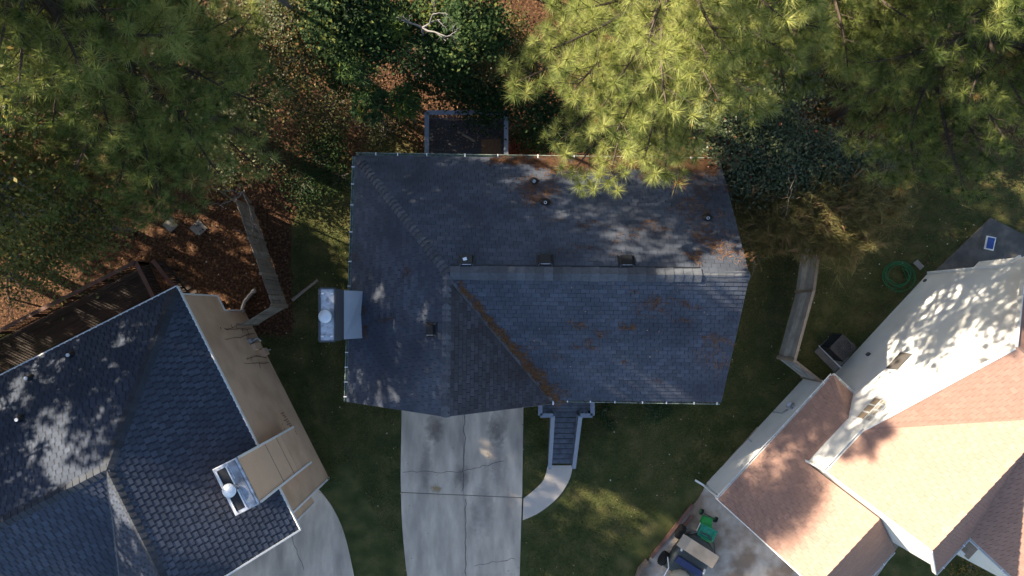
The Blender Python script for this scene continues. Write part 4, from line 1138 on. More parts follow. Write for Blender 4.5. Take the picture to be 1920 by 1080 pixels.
def needle_template(n, L=1.0, w=.03, lo=12, hi=100):
    th = np.radians(rng.uniform(lo, hi, n)); ph = rng.uniform(0, 2 * np.pi, n)
    d = np.stack([np.sin(th) * np.cos(ph), np.sin(th) * np.sin(ph), np.cos(th)], 1)
    b = np.stack([0 * th, 0 * th, rng.uniform(-.25, .15, n)], 1)
    p = np.cross(d, rng.normal(size=(n, 3))); p /= np.linalg.norm(p, axis=1, keepdims=True)
    ln = L * rng.uniform(.75, 1.1, n)[:, None]
    V = np.empty((n, 3, 3)); V[:, 0] = b - p * w / 2; V[:, 1] = b + p * w / 2; V[:, 2] = b + d * ln
    return V.reshape(-1, 3)

def tufts(name, pos, axes, size, tint, parent, material, n_needles=30, w=.05, lo=4, hi=98):
    T_ = [needle_template(n_needles, 1, w, lo, hi) for _ in range(6)]
    R = rot_to(axes); which = rng.integers(0, 6, len(pos)); Vs = []; ts = []
    for k in range(6):
        s = which == k
        if not s.any(): continue
        V = np.einsum('nij,mj->nmi', R[s], T_[k]) * size[s][:, None, None] + pos[s][:, None, :]
        V[:, 2::3, 2] -= .05 * size[s][:, None]                      # tips droop
        Vs.append(V.reshape(-1, 3)); ts.append(np.repeat(tint[s], n_needles * 3))
    V = np.vstack(Vs); F = np.arange(len(V)).reshape(-1, 3)
    return np_mesh(name, V, F, material, parent, np.concatenate(ts), kind="stuff")

def leaves(name, pos, nrm, size, tint, parent, material, aspect=.55):
    R = rot_to(nrm); q = np.array([[-.5, 0, 0], [0, -.5 * aspect, .06], [.5, 0, 0], [0, .5 * aspect, .06]])
    V = np.einsum('nij,mj->nmi', R, q) * size[:, None, None] + pos[:, None, :]
    V = V.reshape(-1, 3); F = np.arange(len(V)).reshape(-1, 4)
    return np_mesh(name, V, F, material, parent, np.repeat(tint, 4), kind="stuff")

def unit(v): return v / np.linalg.norm(v, axis=-1, keepdims=True)

def pine(label, x, y, height, z0, rad, seed, n_br=55, tuft=.27, needles=26, tint=.45, tspread=.16, gaps=(), w=.05, lean=(0, 0), top_r=.25, keep=None, bias=None, dens=1.0):
    """tall pine: trunk, whorls of upturned boughs, side shoots ending in needle tufts"""
    global rng
    rng = np.random.default_rng(seed); r = random.Random(seed)
    root = thing("pine_tree", label, "tree", (x, y, 0))
    mb = MB()
    tp = [Vector((x + lean[0] * t * t + r.uniform(-.06, .06), y + lean[1] * t * t + r.uniform(-.06, .06), height * t)) for t in np.linspace(0, 1, 9)]
    mb.tube([tp[0] - UP * .2] + tp[1:], [.21 * (1 - .9 * k / 8) + .015 for k in range(9)], 8)
    def trunk_at(z):
        t = max(0, min(.999, z / height)) * 8; k = int(t); return tp[k].lerp(tp[k + 1], t - k)
    pos, axs, siz, tin = [], [], [], []
    for i in range(n_br):
        f = (i + r.random()) / n_br
        z = z0 + (height - z0) * f
        az = i * 2.399 + r.uniform(-.5, .5)
        prof = (math.sin(min(1, (f + .18) / .45) * math.pi / 2)) * (1 - f) ** .6 * (1 - top_r) + top_r * (1 - f * .8)
        Ln = rad * prof * r.uniform(.72, 1.12)
        if bias: Ln *= 1 + bias[2] * math.cos(az - math.atan2(bias[1], bias[0]))
        up = .10 + .55 * f + r.uniform(-.1, .15)
        b = trunk_at(z); d = Vector((math.cos(az), math.sin(az), up)).normalized()
        n = 7; pts = []; bend = r.uniform(-.25, .25)
        for k in range(n + 1):
            t = k / n
            sd = Vector((-math.sin(az), math.cos(az), 0))
            pts.append(b + d * Ln * t + sd * Ln * bend * t * t + UP * (.10 * Ln * t * t - .10 * Ln * t))
        if keep and not keep(pts[-1]): continue
        br = .028 + .012 * Ln
        mb.tube(pts, [br * (1 - .85 * k / n) + .004 for k in range(n + 1)], 5, False)
        bt = r.gauss(tint, tspread * .6)
        ns = max(4, int(Ln * 4.0 * dens))
        for s in range(ns):
            t = .28 + .72 * (s + r.random() * .6) / ns
            if t > 1: t = 1
            k = min(n - 1, int(t * n)); c = pts[k].lerp(pts[k + 1], t * n - k)
            dirb = (pts[k + 1] - pts[k]).normalized()
            side = dirb.cross(UP).normalized() * (1 if s % 2 else -1)
            sl = Ln * .34 * (1.15 - t * .75) * r.uniform(.6, 1.25)
            sd = (side * r.uniform(.5, 1) + dirb * r.uniform(.5, 1) + UP * r.uniform(-.05, .35)).normalized()
            e = c + sd * sl
            mb.tube([c, c + sd * sl * .6 - UP * .03, e], [.014, .010, .004], 3, False)
            m = max(1, round(sl / .34))
            for q in range(m):
                tt = 1 - q * .34 / max(sl, .2) * r.uniform(.8, 1.1)
                if tt < .2: break
                pp = c + sd * sl * tt + Vector((r.gauss(0, .05), r.gauss(0, .05), r.gauss(0, .05)))
                pos.append(pp); axs.append(sd * .7 + UP * .8 + Vector((r.gauss(0, .25), r.gauss(0, .25), 0)))
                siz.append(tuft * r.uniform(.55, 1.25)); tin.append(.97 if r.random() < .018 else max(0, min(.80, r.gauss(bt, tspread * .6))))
        pos.append(pts[-1]); axs.append(d + UP * .3); siz.append(tuft * 1.1); tin.append(max(0, min(.80, bt)))
    mb.build("trunk", M_bark, root)
    tufts("crown", np.array([tuple(p) for p in pos]), unit(np.array([tuple(p) for p in axs])), np.array(siz), np.array(tin), root, LF_pine, needles, w)
    return root

def hardwood(name, label, x, y, blobs, n, leaf, material, seed, tint=.5, tspread=.2, bark=None, trunk_r=.14, flat=.35, aspect=.55, shell=.45, clump=24, cl_r=.28, twig=True, cat="tree", parts=("trunk", "crown"), stems=1, frond=None):
    """trunk and limbs to each crown lobe; leaves gathered in clumps through the lobes' outer volume"""
    global rng
    rng = np.random.default_rng(seed); r = random.Random(seed)
    root = thing(name, label, cat, (x, y, 0))
    mb = MB(); base = Vector((x, y, 0)); P_, N_, T_ = [], [], []
    tot = sum(b[3] ** 2 for b in blobs)
    cen = sum((Vector(b[:3]) for b in blobs), Vector()) / len(blobs)
    fork = base.lerp(cen, .45); fork.z = cen.z * .42
    if stems == 1: mb.tube([base - UP * .1, base.lerp(fork, .5) + Vector((r.uniform(-.1, .1), r.uniform(-.1, .1), 0)), fork], [trunk_r, trunk_r * .85, trunk_r * .7], 7)
    for bx, by, bz, br, bh in blobs:
        c = Vector((bx, by, bz)); o = fork if stems == 1 else base + Vector((r.uniform(-.15, .15), r.uniform(-.15, .15), 0))
        mid = o.lerp(c, .5) + Vector((r.uniform(-.2, .2), r.uniform(-.2, .2), .1))
        mb.tube([o, mid, c], [trunk_r * .5, trunk_r * .34, trunk_r * .16], 5, False)
        nc = max(3, int(n * br ** 2 / tot / clump))
        d = unit(rng.normal(size=(nc, 3))); d[:, 2] = np.abs(d[:, 2]) * .9 - .25
        rr = (shell + (1 - shell) * rng.random(nc)) ** .6
        cc = np.array(c) + d * rr[:, None] * np.array([br, br, bh]) * rng.uniform(.8, 1.12, (nc, 1))
        if twig:
            for k in range(nc):
                if k % 2 == 0: mb.tube([c.lerp(Vector(cc[k]), .1), c.lerp(Vector(cc[k]), .6) + UP * .04, Vector(cc[k])], [.016, .011, .004], 3, False)
        ct = rng.normal(tint, tspread, nc)
        m = nc * clump
        off = rng.normal(size=(m, 3)) * cl_r * np.array([1, 1, .45])
        P_.append(np.repeat(cc, clump, 0) + off)
        nn = np.array([0, 0, 1.0]) + rng.normal(size=(m, 3)) * flat + np.repeat(d, clump, 0) * .35
        N_.append(unit(nn)); T_.append(np.clip(np.repeat(ct, clump) + rng.normal(0, .06, m), 0, 1))
    mb.build(parts[0], bark or M_bark2, root)
    P_, N_, T_ = np.vstack(P_), np.vstack(N_), np.concatenate(T_)
    P_[:, 2] = np.maximum(P_[:, 2], .05)
    if frond:
        k = rng.random(len(P_)) < frond[3]
        ax = unit(N_[k] * [1.2, 1.2, .5] + [0, 0, .25])
        tufts(parts[1], P_[k], ax, frond[0] * rng.uniform(.6, 1.3, k.sum()), T_[k], root, material, frond[1], frond[2], 2, 34)
        return root
    leaves(parts[1], P_, N_, leaf * rng.uniform(.7, 1.3, len(P_)), T_, root, material, aspect)
    return root
def W3(u, v, z): p = P(u, v, z); return (p.x, p.y)
def blob(u, v, z, rpx, flat=.7):
    p = P(u, v, z); r = rpx * (HCAM - z) / FPX; return (p.x, p.y, z, r, r * flat)

# ---- pines
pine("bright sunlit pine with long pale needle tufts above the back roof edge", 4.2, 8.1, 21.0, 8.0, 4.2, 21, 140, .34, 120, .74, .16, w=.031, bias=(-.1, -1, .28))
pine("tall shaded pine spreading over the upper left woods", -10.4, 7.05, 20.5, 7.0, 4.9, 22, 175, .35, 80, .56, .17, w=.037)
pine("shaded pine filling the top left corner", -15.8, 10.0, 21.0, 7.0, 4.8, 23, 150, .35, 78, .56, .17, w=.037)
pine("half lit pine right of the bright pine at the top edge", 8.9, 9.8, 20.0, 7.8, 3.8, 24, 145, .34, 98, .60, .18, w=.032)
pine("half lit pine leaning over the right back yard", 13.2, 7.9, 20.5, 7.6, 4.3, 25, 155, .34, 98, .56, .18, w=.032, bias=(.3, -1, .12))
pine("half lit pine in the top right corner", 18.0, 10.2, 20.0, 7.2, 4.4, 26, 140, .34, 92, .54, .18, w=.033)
# outside the frame, the trees whose shade lies over the houses
for i, (x, y, h, z0, rd) in enumerate([(-24, -2.4, 18, 5, 3.4), (-27.5, 4.5, 22, 6, 4.4), (-29, -6, 21, 5, 4.5), (-24.5, -9.5, 17, 4, 3.8), (-32, 1, 23, 6, 4.5), (-31, -13, 21, 5, 4.2), (-22.5, 6.5, 20, 7, 3.8), (-36, -6, 23, 6, 4.6), (-21.8, 2.6, 21, 8, 3.0), (-26.5, 9.5, 20, 3.5, 4.0), (-19.6, 7.6, 20.5, 8.5, 3.6)]):
    pine("tall pine standing beyond the left edge of the picture", x, y, h, z0, rd, 40 + i, 110, .42, 12, .4, .14, w=.24)
    bpy.data.objects["pine_tree.%03d" % (6 + i)]["group"] = "pines beyond the left edge"

for i, (x, y, h, z0, rd) in enumerate([(1.0, 14.2, 14.5, 4, 3.6), (6.0, 16.0, 15, 4, 3.8), (12.5, 16.5, 15, 4, 3.8)]):  # unseen pines added to shade the right back yard
    o = pine("unseen pine added beyond the top edge to shade the right yard", x, y, h, z0, rd, 60 + i, 80, .42, 12, .4, .14, w=.24); o["group"] = "added shade pines beyond the top edge"

# ---- broadleaf trees and shrubs
hardwood("oak_tree", "yellow green small leaved tree at the left edge above the left house", -16.3, 3.6,
         [blob(70, 340, 8.5, 85), blob(150, 360, 8, 75), blob(40, 430, 8, 85), blob(140, 430, 7.5, 70), blob(90, 480, 7, 60), blob(20, 500, 7, 55), blob(195, 400, 7.5, 50), blob(10, 300, 9, 70), blob(-40, 400, 11, 110), blob(0, 360, 12.5, 90),
          (-13.5, 3, 17, 2.4, 2), (-15.5, 3.5, 18.5, 2.5, 2), (-16.5, 2, 15.5, 2.6, 2), (-14, 4.5, 15, 2.3, 1.8), (-12.5, 4.2, 18, 2.2, 1.8), (-12.6, 1.8, 16, 2, 1.6), (-17.5, 4, 17, 2.4, 2), (-11.2, 3.6, 17.5, 1.9, 1.6)],  # unseen high lobes, added so their shade reaches the garage roof
         72000, .11, LF_oak, 31, .56, .2, cl_r=.4)
hardwood("understory_tree", "sparse orange and green understory tree at the top left of the woods", P(520, 80).x, P(520, 80).y,
         [blob(470, 60, 5, 60), blob(530, 40, 5.5, 60), blob(560, 110, 4.5, 55), blob(590, 60, 4.5, 45), blob(500, 120, 4, 50), blob(545, 170, 3, 40), blob(440, 20, 5, 50)], 9000, .12, LF_shrub, 32, .36, .25, cl_r=.3)
hardwood("dark_tree", "dark green dense tree at the top centre of the woods", P(660, 60).x, P(660, 60).y,
         [blob(620, 50, 6, 55), blob(680, 30, 6.5, 60), blob(720, 70, 6, 45), blob(640, 0, 7, 60)], 8500, .15, LF_dark, 33, .48, .32, cl_r=.26, clump=60, flat=.55)
hardwood("dark_tree", "blue green tree beside the bare branches at the top", P(800, 100).x, P(800, 100).y,
         [blob(740, 40, 6, 40), blob(800, 25, 6, 45), blob(850, 60, 6, 50), blob(830, 100, 5, 40), blob(890, 20, 7, 50), blob(905, 60, 6, 45)], 8500, .15, LF_dark, 34, .55, .32, cl_r=.25, clump=60, flat=.55)
hardwood("understory_tree", "olive and rust coloured shrub left of the bright pine", P(920, 140).x, P(920, 140).y,
         [blob(900, 100, 4.5, 45), blob(950, 110, 4.5, 45), blob(990, 120, 4, 40), blob(870, 80, 4.5, 35), blob(960, 70, 5, 40)], 7000, .11, LF_shrub, 35, .38, .2)

for lab, u, v, bl, n, mt_, sd, ti in (
    ("deep green thicket between the upper left pine and the dark top tree", 600, 120, [blob(590, 20, 4.5, 55), blob(610, 90, 3.5, 45), blob(560, 10, 5, 50), blob(640, 150, 2.5, 30)], 7000, LF_dark, 71, .5),
    ("dark thicket behind the left end of the back deck", 820, 150, [blob(790, 120, 3.5, 50), blob(850, 150, 3, 50), blob(900, 180, 3, 50), blob(870, 120, 4, 45), blob(930, 190, 3, 40)], 8000, LF_dark, 72, .3),
    ("dark thicket under the bright pine beside the back deck", 1020, 250, [blob(1000, 190, 3.5, 50), blob(1050, 230, 3, 55), blob(1110, 240, 3.2, 55), blob(1180, 250, 3, 50), blob(1000, 255, 2, 35), blob(1250, 240, 3.2, 55), blob(1300, 180, 4, 50)], 11000, LF_dark, 73, .35),
    ("yellowing low thicket under the upper left pine", 400, 240, [blob(380, 180, 2.5, 60), blob(450, 230, 2.5, 60), blob(320, 260, 2.2, 60), blob(250, 200, 2.5, 60), blob(180, 260, 2.5, 60), blob(480, 150, 2.5, 50), blob(420, 300, 2, 50), blob(500, 290, 1.8, 40)], 9500, LF_shrub, 74, .15),
    ("yellowing low thicket in the top left corner", 150, 120, [blob(100, 60, 3, 70), blob(200, 100, 3, 70), blob(300, 60, 3, 70), blob(40, 150, 3, 70), blob(380, 70, 3, 60), blob(120, 190, 2.5, 60)], 11000, LF_shrub, 75, .22),
    ("olive thicket under the pines at the top right", 1500, 60, [blob(1400, 40, 3, 70), blob(1500, 80, 3, 70), blob(1600, 40, 3, 70), blob(1700, 90, 3, 75), blob(1650, 180, 2.5, 65), blob(1340, 100, 3, 60), blob(1570, 180, 2.5, 60)], 13000, LF_shrub, 76, .2),
    ("olive thicket in the top right corner", 1820, 120, [blob(1800, 60, 3, 75), blob(1880, 110, 3, 70), blob(1760, 170, 2.5, 65), blob(1840, 190, 2.5, 60), blob(1900, 30, 3, 60)], 9000, LF_shrub, 77, .2)):
    hardwood("thicket", lab, P(u, v).x, P(u, v).y, bl, n, .13, mt_, sd, ti, .2, cl_r=.32, stems=4, trunk_r=.05, cat="bush", parts=("stem", "foliage"))
hardwood("shade_tree", "added tall hardwood, mostly beyond the top edge, shading the back roof slope", -7.5, 10.8,  # added to shade the back roof slope, crown almost all out of view
         [(-7.5, 10.8, 15, 2.2, 1.8), (-6.2, 10.2, 14, 1.6, 1.4), (-8.8, 11.2, 14, 1.8, 1.5), (-7.2, 12, 14.5, 2, 1.6), (-8.2, 9.9, 12.8, 1.5, 1.2)], 16000, .13, LF_oak, 81, .35, .2, cl_r=.35)

for lab, u, v, bl, n, mt_, sd, ti in (
    ("low olive shrubs round the sunlit clearing left of the back deck", 700, 235, [blob(640, 190, 1.2, 35), blob(720, 250, .8, 40), blob(600, 230, 1.2, 40), blob(560, 200, 1.5, 35), blob(770, 225, .8, 30), blob(690, 150, 1.8, 30)], 4200, LF_shrub, 82, .18),
    ("dark low shrubs by the upper left corner of the central house", 610, 320, [blob(600, 290, 1, 45), blob(640, 330, .9, 30), blob(570, 340, 1, 40), blob(620, 270, 1, 30)], 4500, LF_dark, 83, .4)):
    hardwood("thicket", lab, P(u, v).x, P(u, v).y, bl, n, .10, mt_, sd, ti, .25, cl_r=.3, stems=4, trunk_r=.03, cat="bush", parts=("stem", "foliage"))
# small trees whose long leaves spread in rosettes
def rosette(label, u, v, z, rpx, seed, tint):
    global rng
    rng = np.random.default_rng(seed); r = random.Random(seed)
    c = P(u, v, z); root = thing("rosette_shrub", label, "shrub", (c.x, c.y, 0), "rosette leaved shrubs in the woods")
    R = rpx * (HCAM - z) / FPX
    mb = MB(); mb.tube([(c.x, c.y, -.1), (c.x + .1, c.y, z * .5), (c.x, c.y, z)], [.06, .05, .03], 6)
    mb.build("stem", M_bark2, root)
    n = 34; pos, ax, sz = [], [], []
    for k in range(n):
        a = k * 2.399; q = R * .78 * math.sqrt((k + .5) / n)
        pos.append((c.x + q * math.cos(a), c.y + q * math.sin(a), z - .45 * (q / R) ** 2 + r.uniform(-.12, .12)))
        ax.append((.7 * math.cos(a) * q / R + r.gauss(0, .2), .7 * math.sin(a) * q / R + r.gauss(0, .2), 1)); sz.append(.36 * r.uniform(.8, 1.2))
    tufts("crown", np.array(pos), unit(np.array(ax)), np.array(sz), np.clip(rng.normal(tint, .1, n), 0, 1), root, LF_ros, 22, .20, 50, 100)
rosette("dark green rosette leaved shrub, the largest, below the dark top tree", 668, 115, 5, 50, 51, .72)
rosette("blue green rosette leaved shrub above the sunlit orange ground", 692, 192, 4, 44, 52, .66)
rosette("green rosette leaved shrub between its neighbour and the back deck", 756, 186, 4, 38, 53, .76)
rosette("yellow green rosette leaved shrub near the bare branches", 742, 42, 6.6, 24, 54, .86)
# bare branching limb
def bare(label, base, tips, seed, name="bare_tree", rad=.06, depth=3, m=None):
    r = random.Random(seed); root = thing(name, label, "tree", (base[0].x, base[0].y, 0))
    mb = MB()
    def grow(a, d, ln, rad, dep):
        pts = [a]; 
        for k in range(4):
            d = (d + Vector((r.gauss(0, .22), r.gauss(0, .22), r.gauss(0, .12)))).normalized(); pts.append(pts[-1] + d * ln / 4)
        mb.tube(pts, [rad * (1 - .14 * k) for k in range(5)], 5, False)
        if dep:
            for k in range(2 + (r.random() < .4)): grow(pts[r.choice((2, 3, 4))], (d + Vector((r.gauss(0, .6), r.gauss(0, .6), r.gauss(0, .3)))).normalized(), ln * r.uniform(.5, .75), rad * .55, dep - 1)
    a = base[0]
    mb.tube([Vector((a.x, a.y, -.1)), a.lerp(base[1], .5), base[1]], [rad * 1.5, rad * 1.3, rad], 6)
    for t in tips: grow(base[1], (t - base[1]).normalized(), (t - base[1]).length, rad, depth)
    mb.build("trunk", m or M_bark2, root)
    return root
bare("grey bare branches forking among the dark leaves at the top centre", (P(800, 130), P(792, 52, 7)), [P(762, 32, 7.4), P(835, 80, 7.6), P(815, 40, 7.8)], 61, rad=.04, m=mat("pale_grey_bark", (.15, .145, .145), .85, .2))
bare("thin bare grey sapling by the left deck corner", (P(14, 560), P(14, 520, 4)), [P(80, 545, 4), P(40, 500, 4.4), P(10, 575, 3)], 62, rad=.03, depth=2)
bare("leafless twiggy sapling over the strip between the left fence and house", (P(470, 380), P(455, 360, 3)), [P(440, 400, 3.5), P(480, 420, 3.2), P(430, 360, 3.8)], 63, rad=.03)
hardwood("holly_bush", "dark glossy leaved bush behind the right end of the central roof", P(1415, 290).x, P(1415, 290).y,
         [blob(1370, 200, 5, 45), blob(1430, 190, 5.2, 50), blob(1390, 260, 4.8, 50), blob(1450, 250, 5, 50), blob(1360, 310, 4, 35), blob(1410, 320, 4.2, 45), blob(1470, 310, 4.5, 45), blob(1520, 290, 4.4, 45), blob(1560, 320, 4.2, 40), blob(1600, 350, 4, 40), blob(1480, 160, 5, 45), blob(1350, 250, 4.5, 35), blob(1630, 310, 4, 40)],
         36000, .125, LF_holly, 36, .55, .16, cl_r=.34, stems=3, parts=("stem", "crown"), cat="bush")
hardwood("feathery_tree", "feathery olive brown tree over the end of the right board fence", P(1500, 410).x, P(1500, 410).y,
         [blob(1420, 380, 3.8, 45), blob(1480, 390, 4, 50), blob(1540, 380, 4, 50), blob(1600, 370, 4, 50), blob(1560, 430, 3.6, 45), blob(1600, 420, 3.6, 40), blob(1430, 430, 3.2, 35), blob(1510, 430, 3.4, 40), blob(1650, 380, 3.6, 35), blob(1580, 460, 3, 28)],
         40000, .17, LF_feather, 37, .62, .2, aspect=.13, cl_r=.32, flat=.8, stems=4, bark=M_twig, parts=("stem", "crown"), frond=(.55, 14, .035, .13))
bare("pale bare limbs showing through the feathery tree", (P(1475, 420), P(1480, 400, 3.4)), [P(1400, 380, 4.2), P(1455, 350, 4.4), P(1400, 400, 4), P(1440, 372, 4.5)], 64, rad=.035, depth=3, m=M_twig)
hardwood("shrub", "low dark green shrub under the front gutter of the central house", P(1228, 772).x, P(1228, 772).y, [blob(1228, 772, .7, 24), blob(1245, 770, .6, 16)], 2200, .06, LF_dark, 38, .6, .2, cl_r=.12, cat="shrub", parts=("stem", "foliage"), stems=3, trunk_r=.04)
hardwood("shrub", "small sparse shrub beside the front porch corner", P(1133, 775).x, P(1133, 775).y, [blob(1132, 772, .5, 14), blob(1140, 795, .3, 12)], 900, .06, LF_dark, 39, .35, .2, cl_r=.12, cat="shrub", parts=("stem", "foliage"), stems=3, trunk_r=.03)
hardwood("shrub", "sunlit yellow green shrub by the right house porch at the bottom edge", P(1838, 1066).x, P(1838, 1066).y, [blob(1820, 1062, .8, 22), blob(1850, 1066, .8, 24), blob(1800, 1078, .6, 20), blob(1835, 1092, .8, 24)], 2500, .09, LF_oak, 41, .6, .25, cl_r=.15, cat="shrub", parts=("stem", "foliage"), stems=3, trunk_r=.03)
hardwood("shrub", "tiny green weed clump at the bottom corner of the tan wall", P(624, 903).x, P(624, 903).y, [blob(624, 903, .3, 9), blob(612, 912, .3, 8)], 500, .06, LF_dark, 42, .8, .15, cl_r=.08, cat="shrub", parts=("stem", "foliage"), stems=3, trunk_r=.02)
hardwood("shrub", "red leaved shrub between the back deck and the pine", P(970, 285).x, P(970, 285).y, [blob(968, 280, 1.2, 18), blob(990, 292, 1.2, 14)], 900, .10, leafmat("red_leaves", [(0, (.10, .02, .015)), (1, (.32, .06, .03))], .3), 43, .5, .3, cl_r=.14, cat="shrub", parts=("stem", "foliage"), stems=3, trunk_r=.03)

# ---- grass, fallen leaves, needles: uncountable
rng = np.random.default_rng(99)
def hidden(X, Y):
    """ground points under houses or paving"""
    u, v = U0 + X * M2, V0 - Y * M2
    h = (u > 698) & (u < 1285) & (v > 350) & (v < 715)
    h |= (u > 700) & (u < 860) & (v > 350) & (v < 755)
    h |= (u > 747) & (u < 985) & (v > 712)
    nl = (u - 940) * .894 + (v - 585) * -.451; sl = (u - 940) * .451 + (v - 585) * .894
    h |= (nl < -428) & (sl > -219)
    h |= (nl < -382) & (sl > 122)
    nr = (u - 940) * .733 + (v - 585) * .68; sr = (u - 940) * .68 - (v - 585) * .733
    h |= (nr > 500) & (sr < 300) | (nr > 537) & (sr < 600) | (nr > 470) & (sr < 16) & (sr > -200)
    d = np.abs(np.hypot(u - 978, v - 873) - 75); h |= (d < 26) & (u > 980) & (v > 875)
    return h
N = 270000
X = rng.uniform(-13, 23, N); Y = rng.uniform(-12.5, 9, N)
gr_ = grassiness(X, Y); k = (rng.random(N) < gr_) & ~hidden(X, Y)
X, Y = X[k], Y[k]; n = len(X)
hgt = rng.uniform(.03, .085, n); a = rng.uniform(0, 2 * np.pi, n); ln = rng.uniform(.02, .11, n); wd = rng.uniform(.008, .016, n)
V = np.empty((n, 3, 3))
V[:, 0] = np.stack([X - np.sin(a) * wd, Y + np.cos(a) * wd, 0 * X], 1); V[:, 1] = np.stack([X + np.sin(a) * wd, Y - np.cos(a) * wd, 0 * X], 1)
V[:, 2] = np.stack([X + np.cos(a) * ln, Y + np.sin(a) * ln, hgt], 1)
tt = np.clip(.22 + .75 * vnoise(X * .45, Y * .45, 9) + rng.normal(0, .17, n) + .35 * (vnoise(X * 2.2, Y * 2.2, 5) - .5), 0, 1)
tag(np_mesh("grass", V.reshape(-1, 3), np.arange(n * 3).reshape(-1, 3), LF_grass, None, np.repeat(tt, 3), "stuff"), "short uneven grass of the lawns between the houses")
def scatter(N, x0, x1, y0, y1, dens, size, z=.02, tilt=.35):
    X = rng.uniform(x0, x1, N); Y = rng.uniform(y0, y1, N); k = rng.random(N) < dens(X, Y); X, Y = X[k], Y[k]; n = len(X)
    return np.stack([X, Y, rng.uniform(z, z + .05, n)], 1), unit(np.array([0, 0, 1.]) + rng.normal(size=(n, 3)) * tilt), size * rng.uniform(.6, 1.4, n)
p_, n_, s_ = scatter(36000, -23, 23, 2, 14, lambda X, Y: (1 - grassiness(X, Y)) * ~hidden(X, Y) * (1 - .93 * smooth(X, 8.5, 10.5)) * smooth(vnoise(X * .8, Y * .8, 23), .35, .7), .085)
q_, m_, t_ = scatter(9000, -23, -9, -4, 8, lambda X, Y: (1 - grassiness(X, Y)) * ~hidden(X, Y) * .14, .08)
p_, n_, s_ = np.vstack([p_, q_]), np.vstack([n_, m_]), np.concatenate([s_, t_])
tag(leaves("fallen_leaves", p_, n_, s_, np.clip(rng.normal(.27, .26, len(p_)), 0, 1), None, LF_litter, .65), "brown and orange fallen leaves covering the ground of the woods")
p_, n_, s_ = scatter(1700, -13, 23, -12.5, 8, lambda X, Y: ~hidden(X, Y) * (.15 + .85 * (vnoise(X * .6, Y * .6, 17) > .5)), .075, .05)
q_, m_, t_ = scatter(150, -4.6, 1, -12, -4.5, lambda X, Y: np.full_like(X, .35), .06, .065, .15)
p_, n_, s_ = np.vstack([p_, q_]), np.vstack([n_, m_]), np.concatenate([s_, t_])
tag(leaves("lawn_leaves", p_, n_, s_, np.clip(rng.normal(.5, .28, len(p_)), 0, 1), None, LF_pale, .7), "pale dry leaves scattered over the lawns and the driveway", kind="stuff")

def needles_on(pl, spots, z=.022):
    """spots: (u, v, ru, rv, angle, count, tint) clumps of fallen needles lying on a plane"""
    Vs, ts = [], []
    ctr = lambda u, v: pl.at(u, v) if pl is not None else P(u, v, 2.0)
    nn = np.array(pl.n) if pl is not None else np.array([0, 0, 1.])
    for u, v, ru, rv, ang, cnt, tint in spots:
        c = np.array(ctr(u, v)); ex = np.array(ctr(u + 1, v)) - c; ey = np.array(ctr(u, v + 1)) - c
        nh = max(1, cnt // 14); hub = rng.normal(size=(nh, 2)) * .85
        r2 = hub[rng.integers(0, nh, cnt)] + rng.normal(size=(cnt, 2)) * .33; ca, sa = math.cos(ang), math.sin(ang)
        du, dv = r2[:, 0] * ru, r2[:, 1] * rv; uu, vv = du * ca - dv * sa, du * sa + dv * ca
        p = c + uu[:, None] * ex + vv[:, None] * ey + nn * rng.uniform(z, z + .025, cnt)[:, None]
        a = rng.normal(ang, .9, cnt); d = np.cos(a)[:, None] * unit(ex) + np.sin(a)[:, None] * unit(ey)
        s = np.cross(nn, d); L_ = rng.uniform(.10, .24, cnt)[:, None]; w_ = rng.uniform(.005, .011, cnt)[:, None]
        q = np.empty((cnt, 3, 3)); q[:, 0] = p - s * w_; q[:, 1] = p + s * w_; q[:, 2] = p + d * L_ + nn * .008
        Vs.append(q.reshape(-1, 3)); ts.append(np.repeat(np.clip(rng.normal(tint, .2, cnt), 0, 1), 3))
    return np.vstack(Vs), np.concatenate(ts)
rr = random.Random(77)
rear = [(1001, 350, 26, 16, .1, 260, .6), (1025, 358, 24, 10, .1, 161, .6), (1004, 372, 10, 22, 1.4, 124, .5), (1325, 350, 30, 10, .2, 99, .5), (1290, 395, 26, 12, .25, 161, .5), (1310, 375, 18, 14, .6, 86, .5),
        (1330, 430, 34, 12, .3, 186, .6), (1345, 465, 30, 12, .4, 235, .7), (1300, 480, 14, 8, .3, 99, .7), (1210, 420, 20, 8, .2, 74, .5), (1160, 430, 30, 10, .1, 74, .45), (1130, 470, 40, 9, .1, 80, .4), (1060, 415, 24, 8, .2, 49, .45), (1275, 445, 30, 14, .3, 99, .5)]
for x in range(930, 1340, 9):
    w_ = 7 + 8 * (x > 1010) + 5 * (x > 1200)
    rear.append((x + rr.uniform(-4, 4), 297 + w_ * .65 + rr.uniform(-2, 2), 12, w_ * .62, .05, int(26 + w_ * 10), .30))
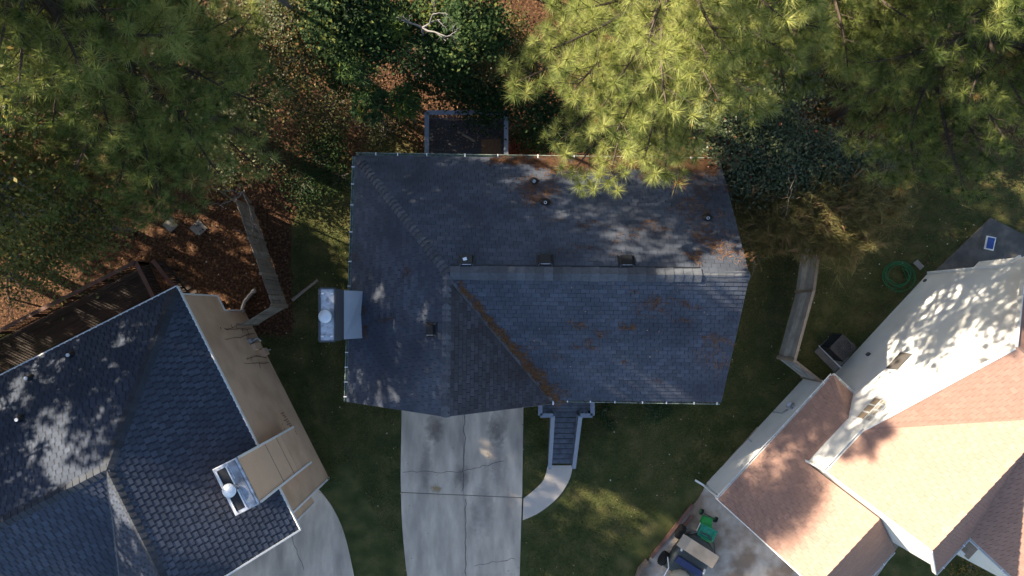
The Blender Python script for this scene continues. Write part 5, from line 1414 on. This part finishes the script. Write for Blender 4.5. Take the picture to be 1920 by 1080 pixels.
front = [(1185, 565, 26, 14, .2, 67, .55), (1230, 565, 24, 10, .2, 58, .5), (1160, 610, 24, 8, .2, 40, .5), (1250, 590, 34, 12, .3, 58, .5), (1345, 655, 18, 20, 1.8, 135, .75), (1355, 640, 20, 6, .4, 54, .75), (1095, 648, 22, 7, .1, 63, .6), (1110, 615, 12, 8, .5, 36, .6),
         (1175, 612, 6, 9, .5, 27, .6), (1060, 600, 26, 7, .3, 49, .5), (1010, 665, 26, 10, .2, 49, .5), (1190, 695, 24, 6, .3, 31, .5), (1320, 625, 10, 8, .5, 36, .5), (1045, 733, 22, 9, .1, 63, .55), (1270, 560, 40, 10, .3, 54, .45)]
for k in range(34):                                                # along the valley
    t = (k + .5) / 34; front.append((858 + (1036 - 858) * t + 4, 535 + (748 - 535) * t - 2, 9, 3.2 + 3.5 * t, math.atan2(213, 178), int(30 + 75 * t), .5))
left = [(690, 590, 14, 26, 1.6, 150, .35), (684, 625, 8, 8, 1, 60, .5), (668, 480, 4, 26, 1.57, 60, .3), (760, 520, 20, 20, 1, 40, .3)]
Vn, tn = [], []
for pl, sp in ((pl_rear, rear), (pl_front, front), (pl_left, left)):
    a, b = needles_on(pl, sp); Vn.append(a); tn.append(b)
V = np.vstack(Vn); tag(np_mesh("pine_needle_litter", V, np.arange(len(V)).reshape(-1, 3), LF_needle, None, np.concatenate(tn), "stuff"), "orange brown fallen pine needles in drifts on the central roof")
# broad leaves caught in the valley, in the front gutter, on the dark deck
P3, Tt = [], []
for k in range(150):
    t = rr.random() ** .7; p = pl_front.at(860 + 176 * t + rr.gauss(0, 3), 537 + 211 * t + rr.gauss(0, 3)); P3.append((p.x, p.y, p.z + .03)); Tt.append(rr.gauss(.6, .25))
for k in range(160):
    t = rr.random(); p = gf_a.lerp(gf_b, t); P3.append((p.x, p.y - .065, p.z - .035)); Tt.append(rr.gauss(.45, .2))
for k in range(420):
    p = P(rr.uniform(815, 945), min(288, rr.gauss(262, 16)), 2.0); P3.append((p.x, p.y, 2.012)); Tt.append(rr.gauss(.6, .25))
for k in range(45):
    p = pl_front.at(rr.uniform(1000, 1360), rr.uniform(530, 740)); P3.append((p.x, p.y, p.z + .03)); Tt.append(rr.gauss(.8, .2))
P3 = np.array(P3); n = len(P3)
tag(leaves("roof_leaves", P3, unit(np.array([0, 0, 1.]) + rng.normal(size=(n, 3)) * .3), .062 * rng.uniform(.6, 1.3, n), np.clip(np.array(Tt), 0, 1), None, LF_litter, .7), "dry leaves caught in the roof valley, the front gutter and on the back deck", kind="stuff")
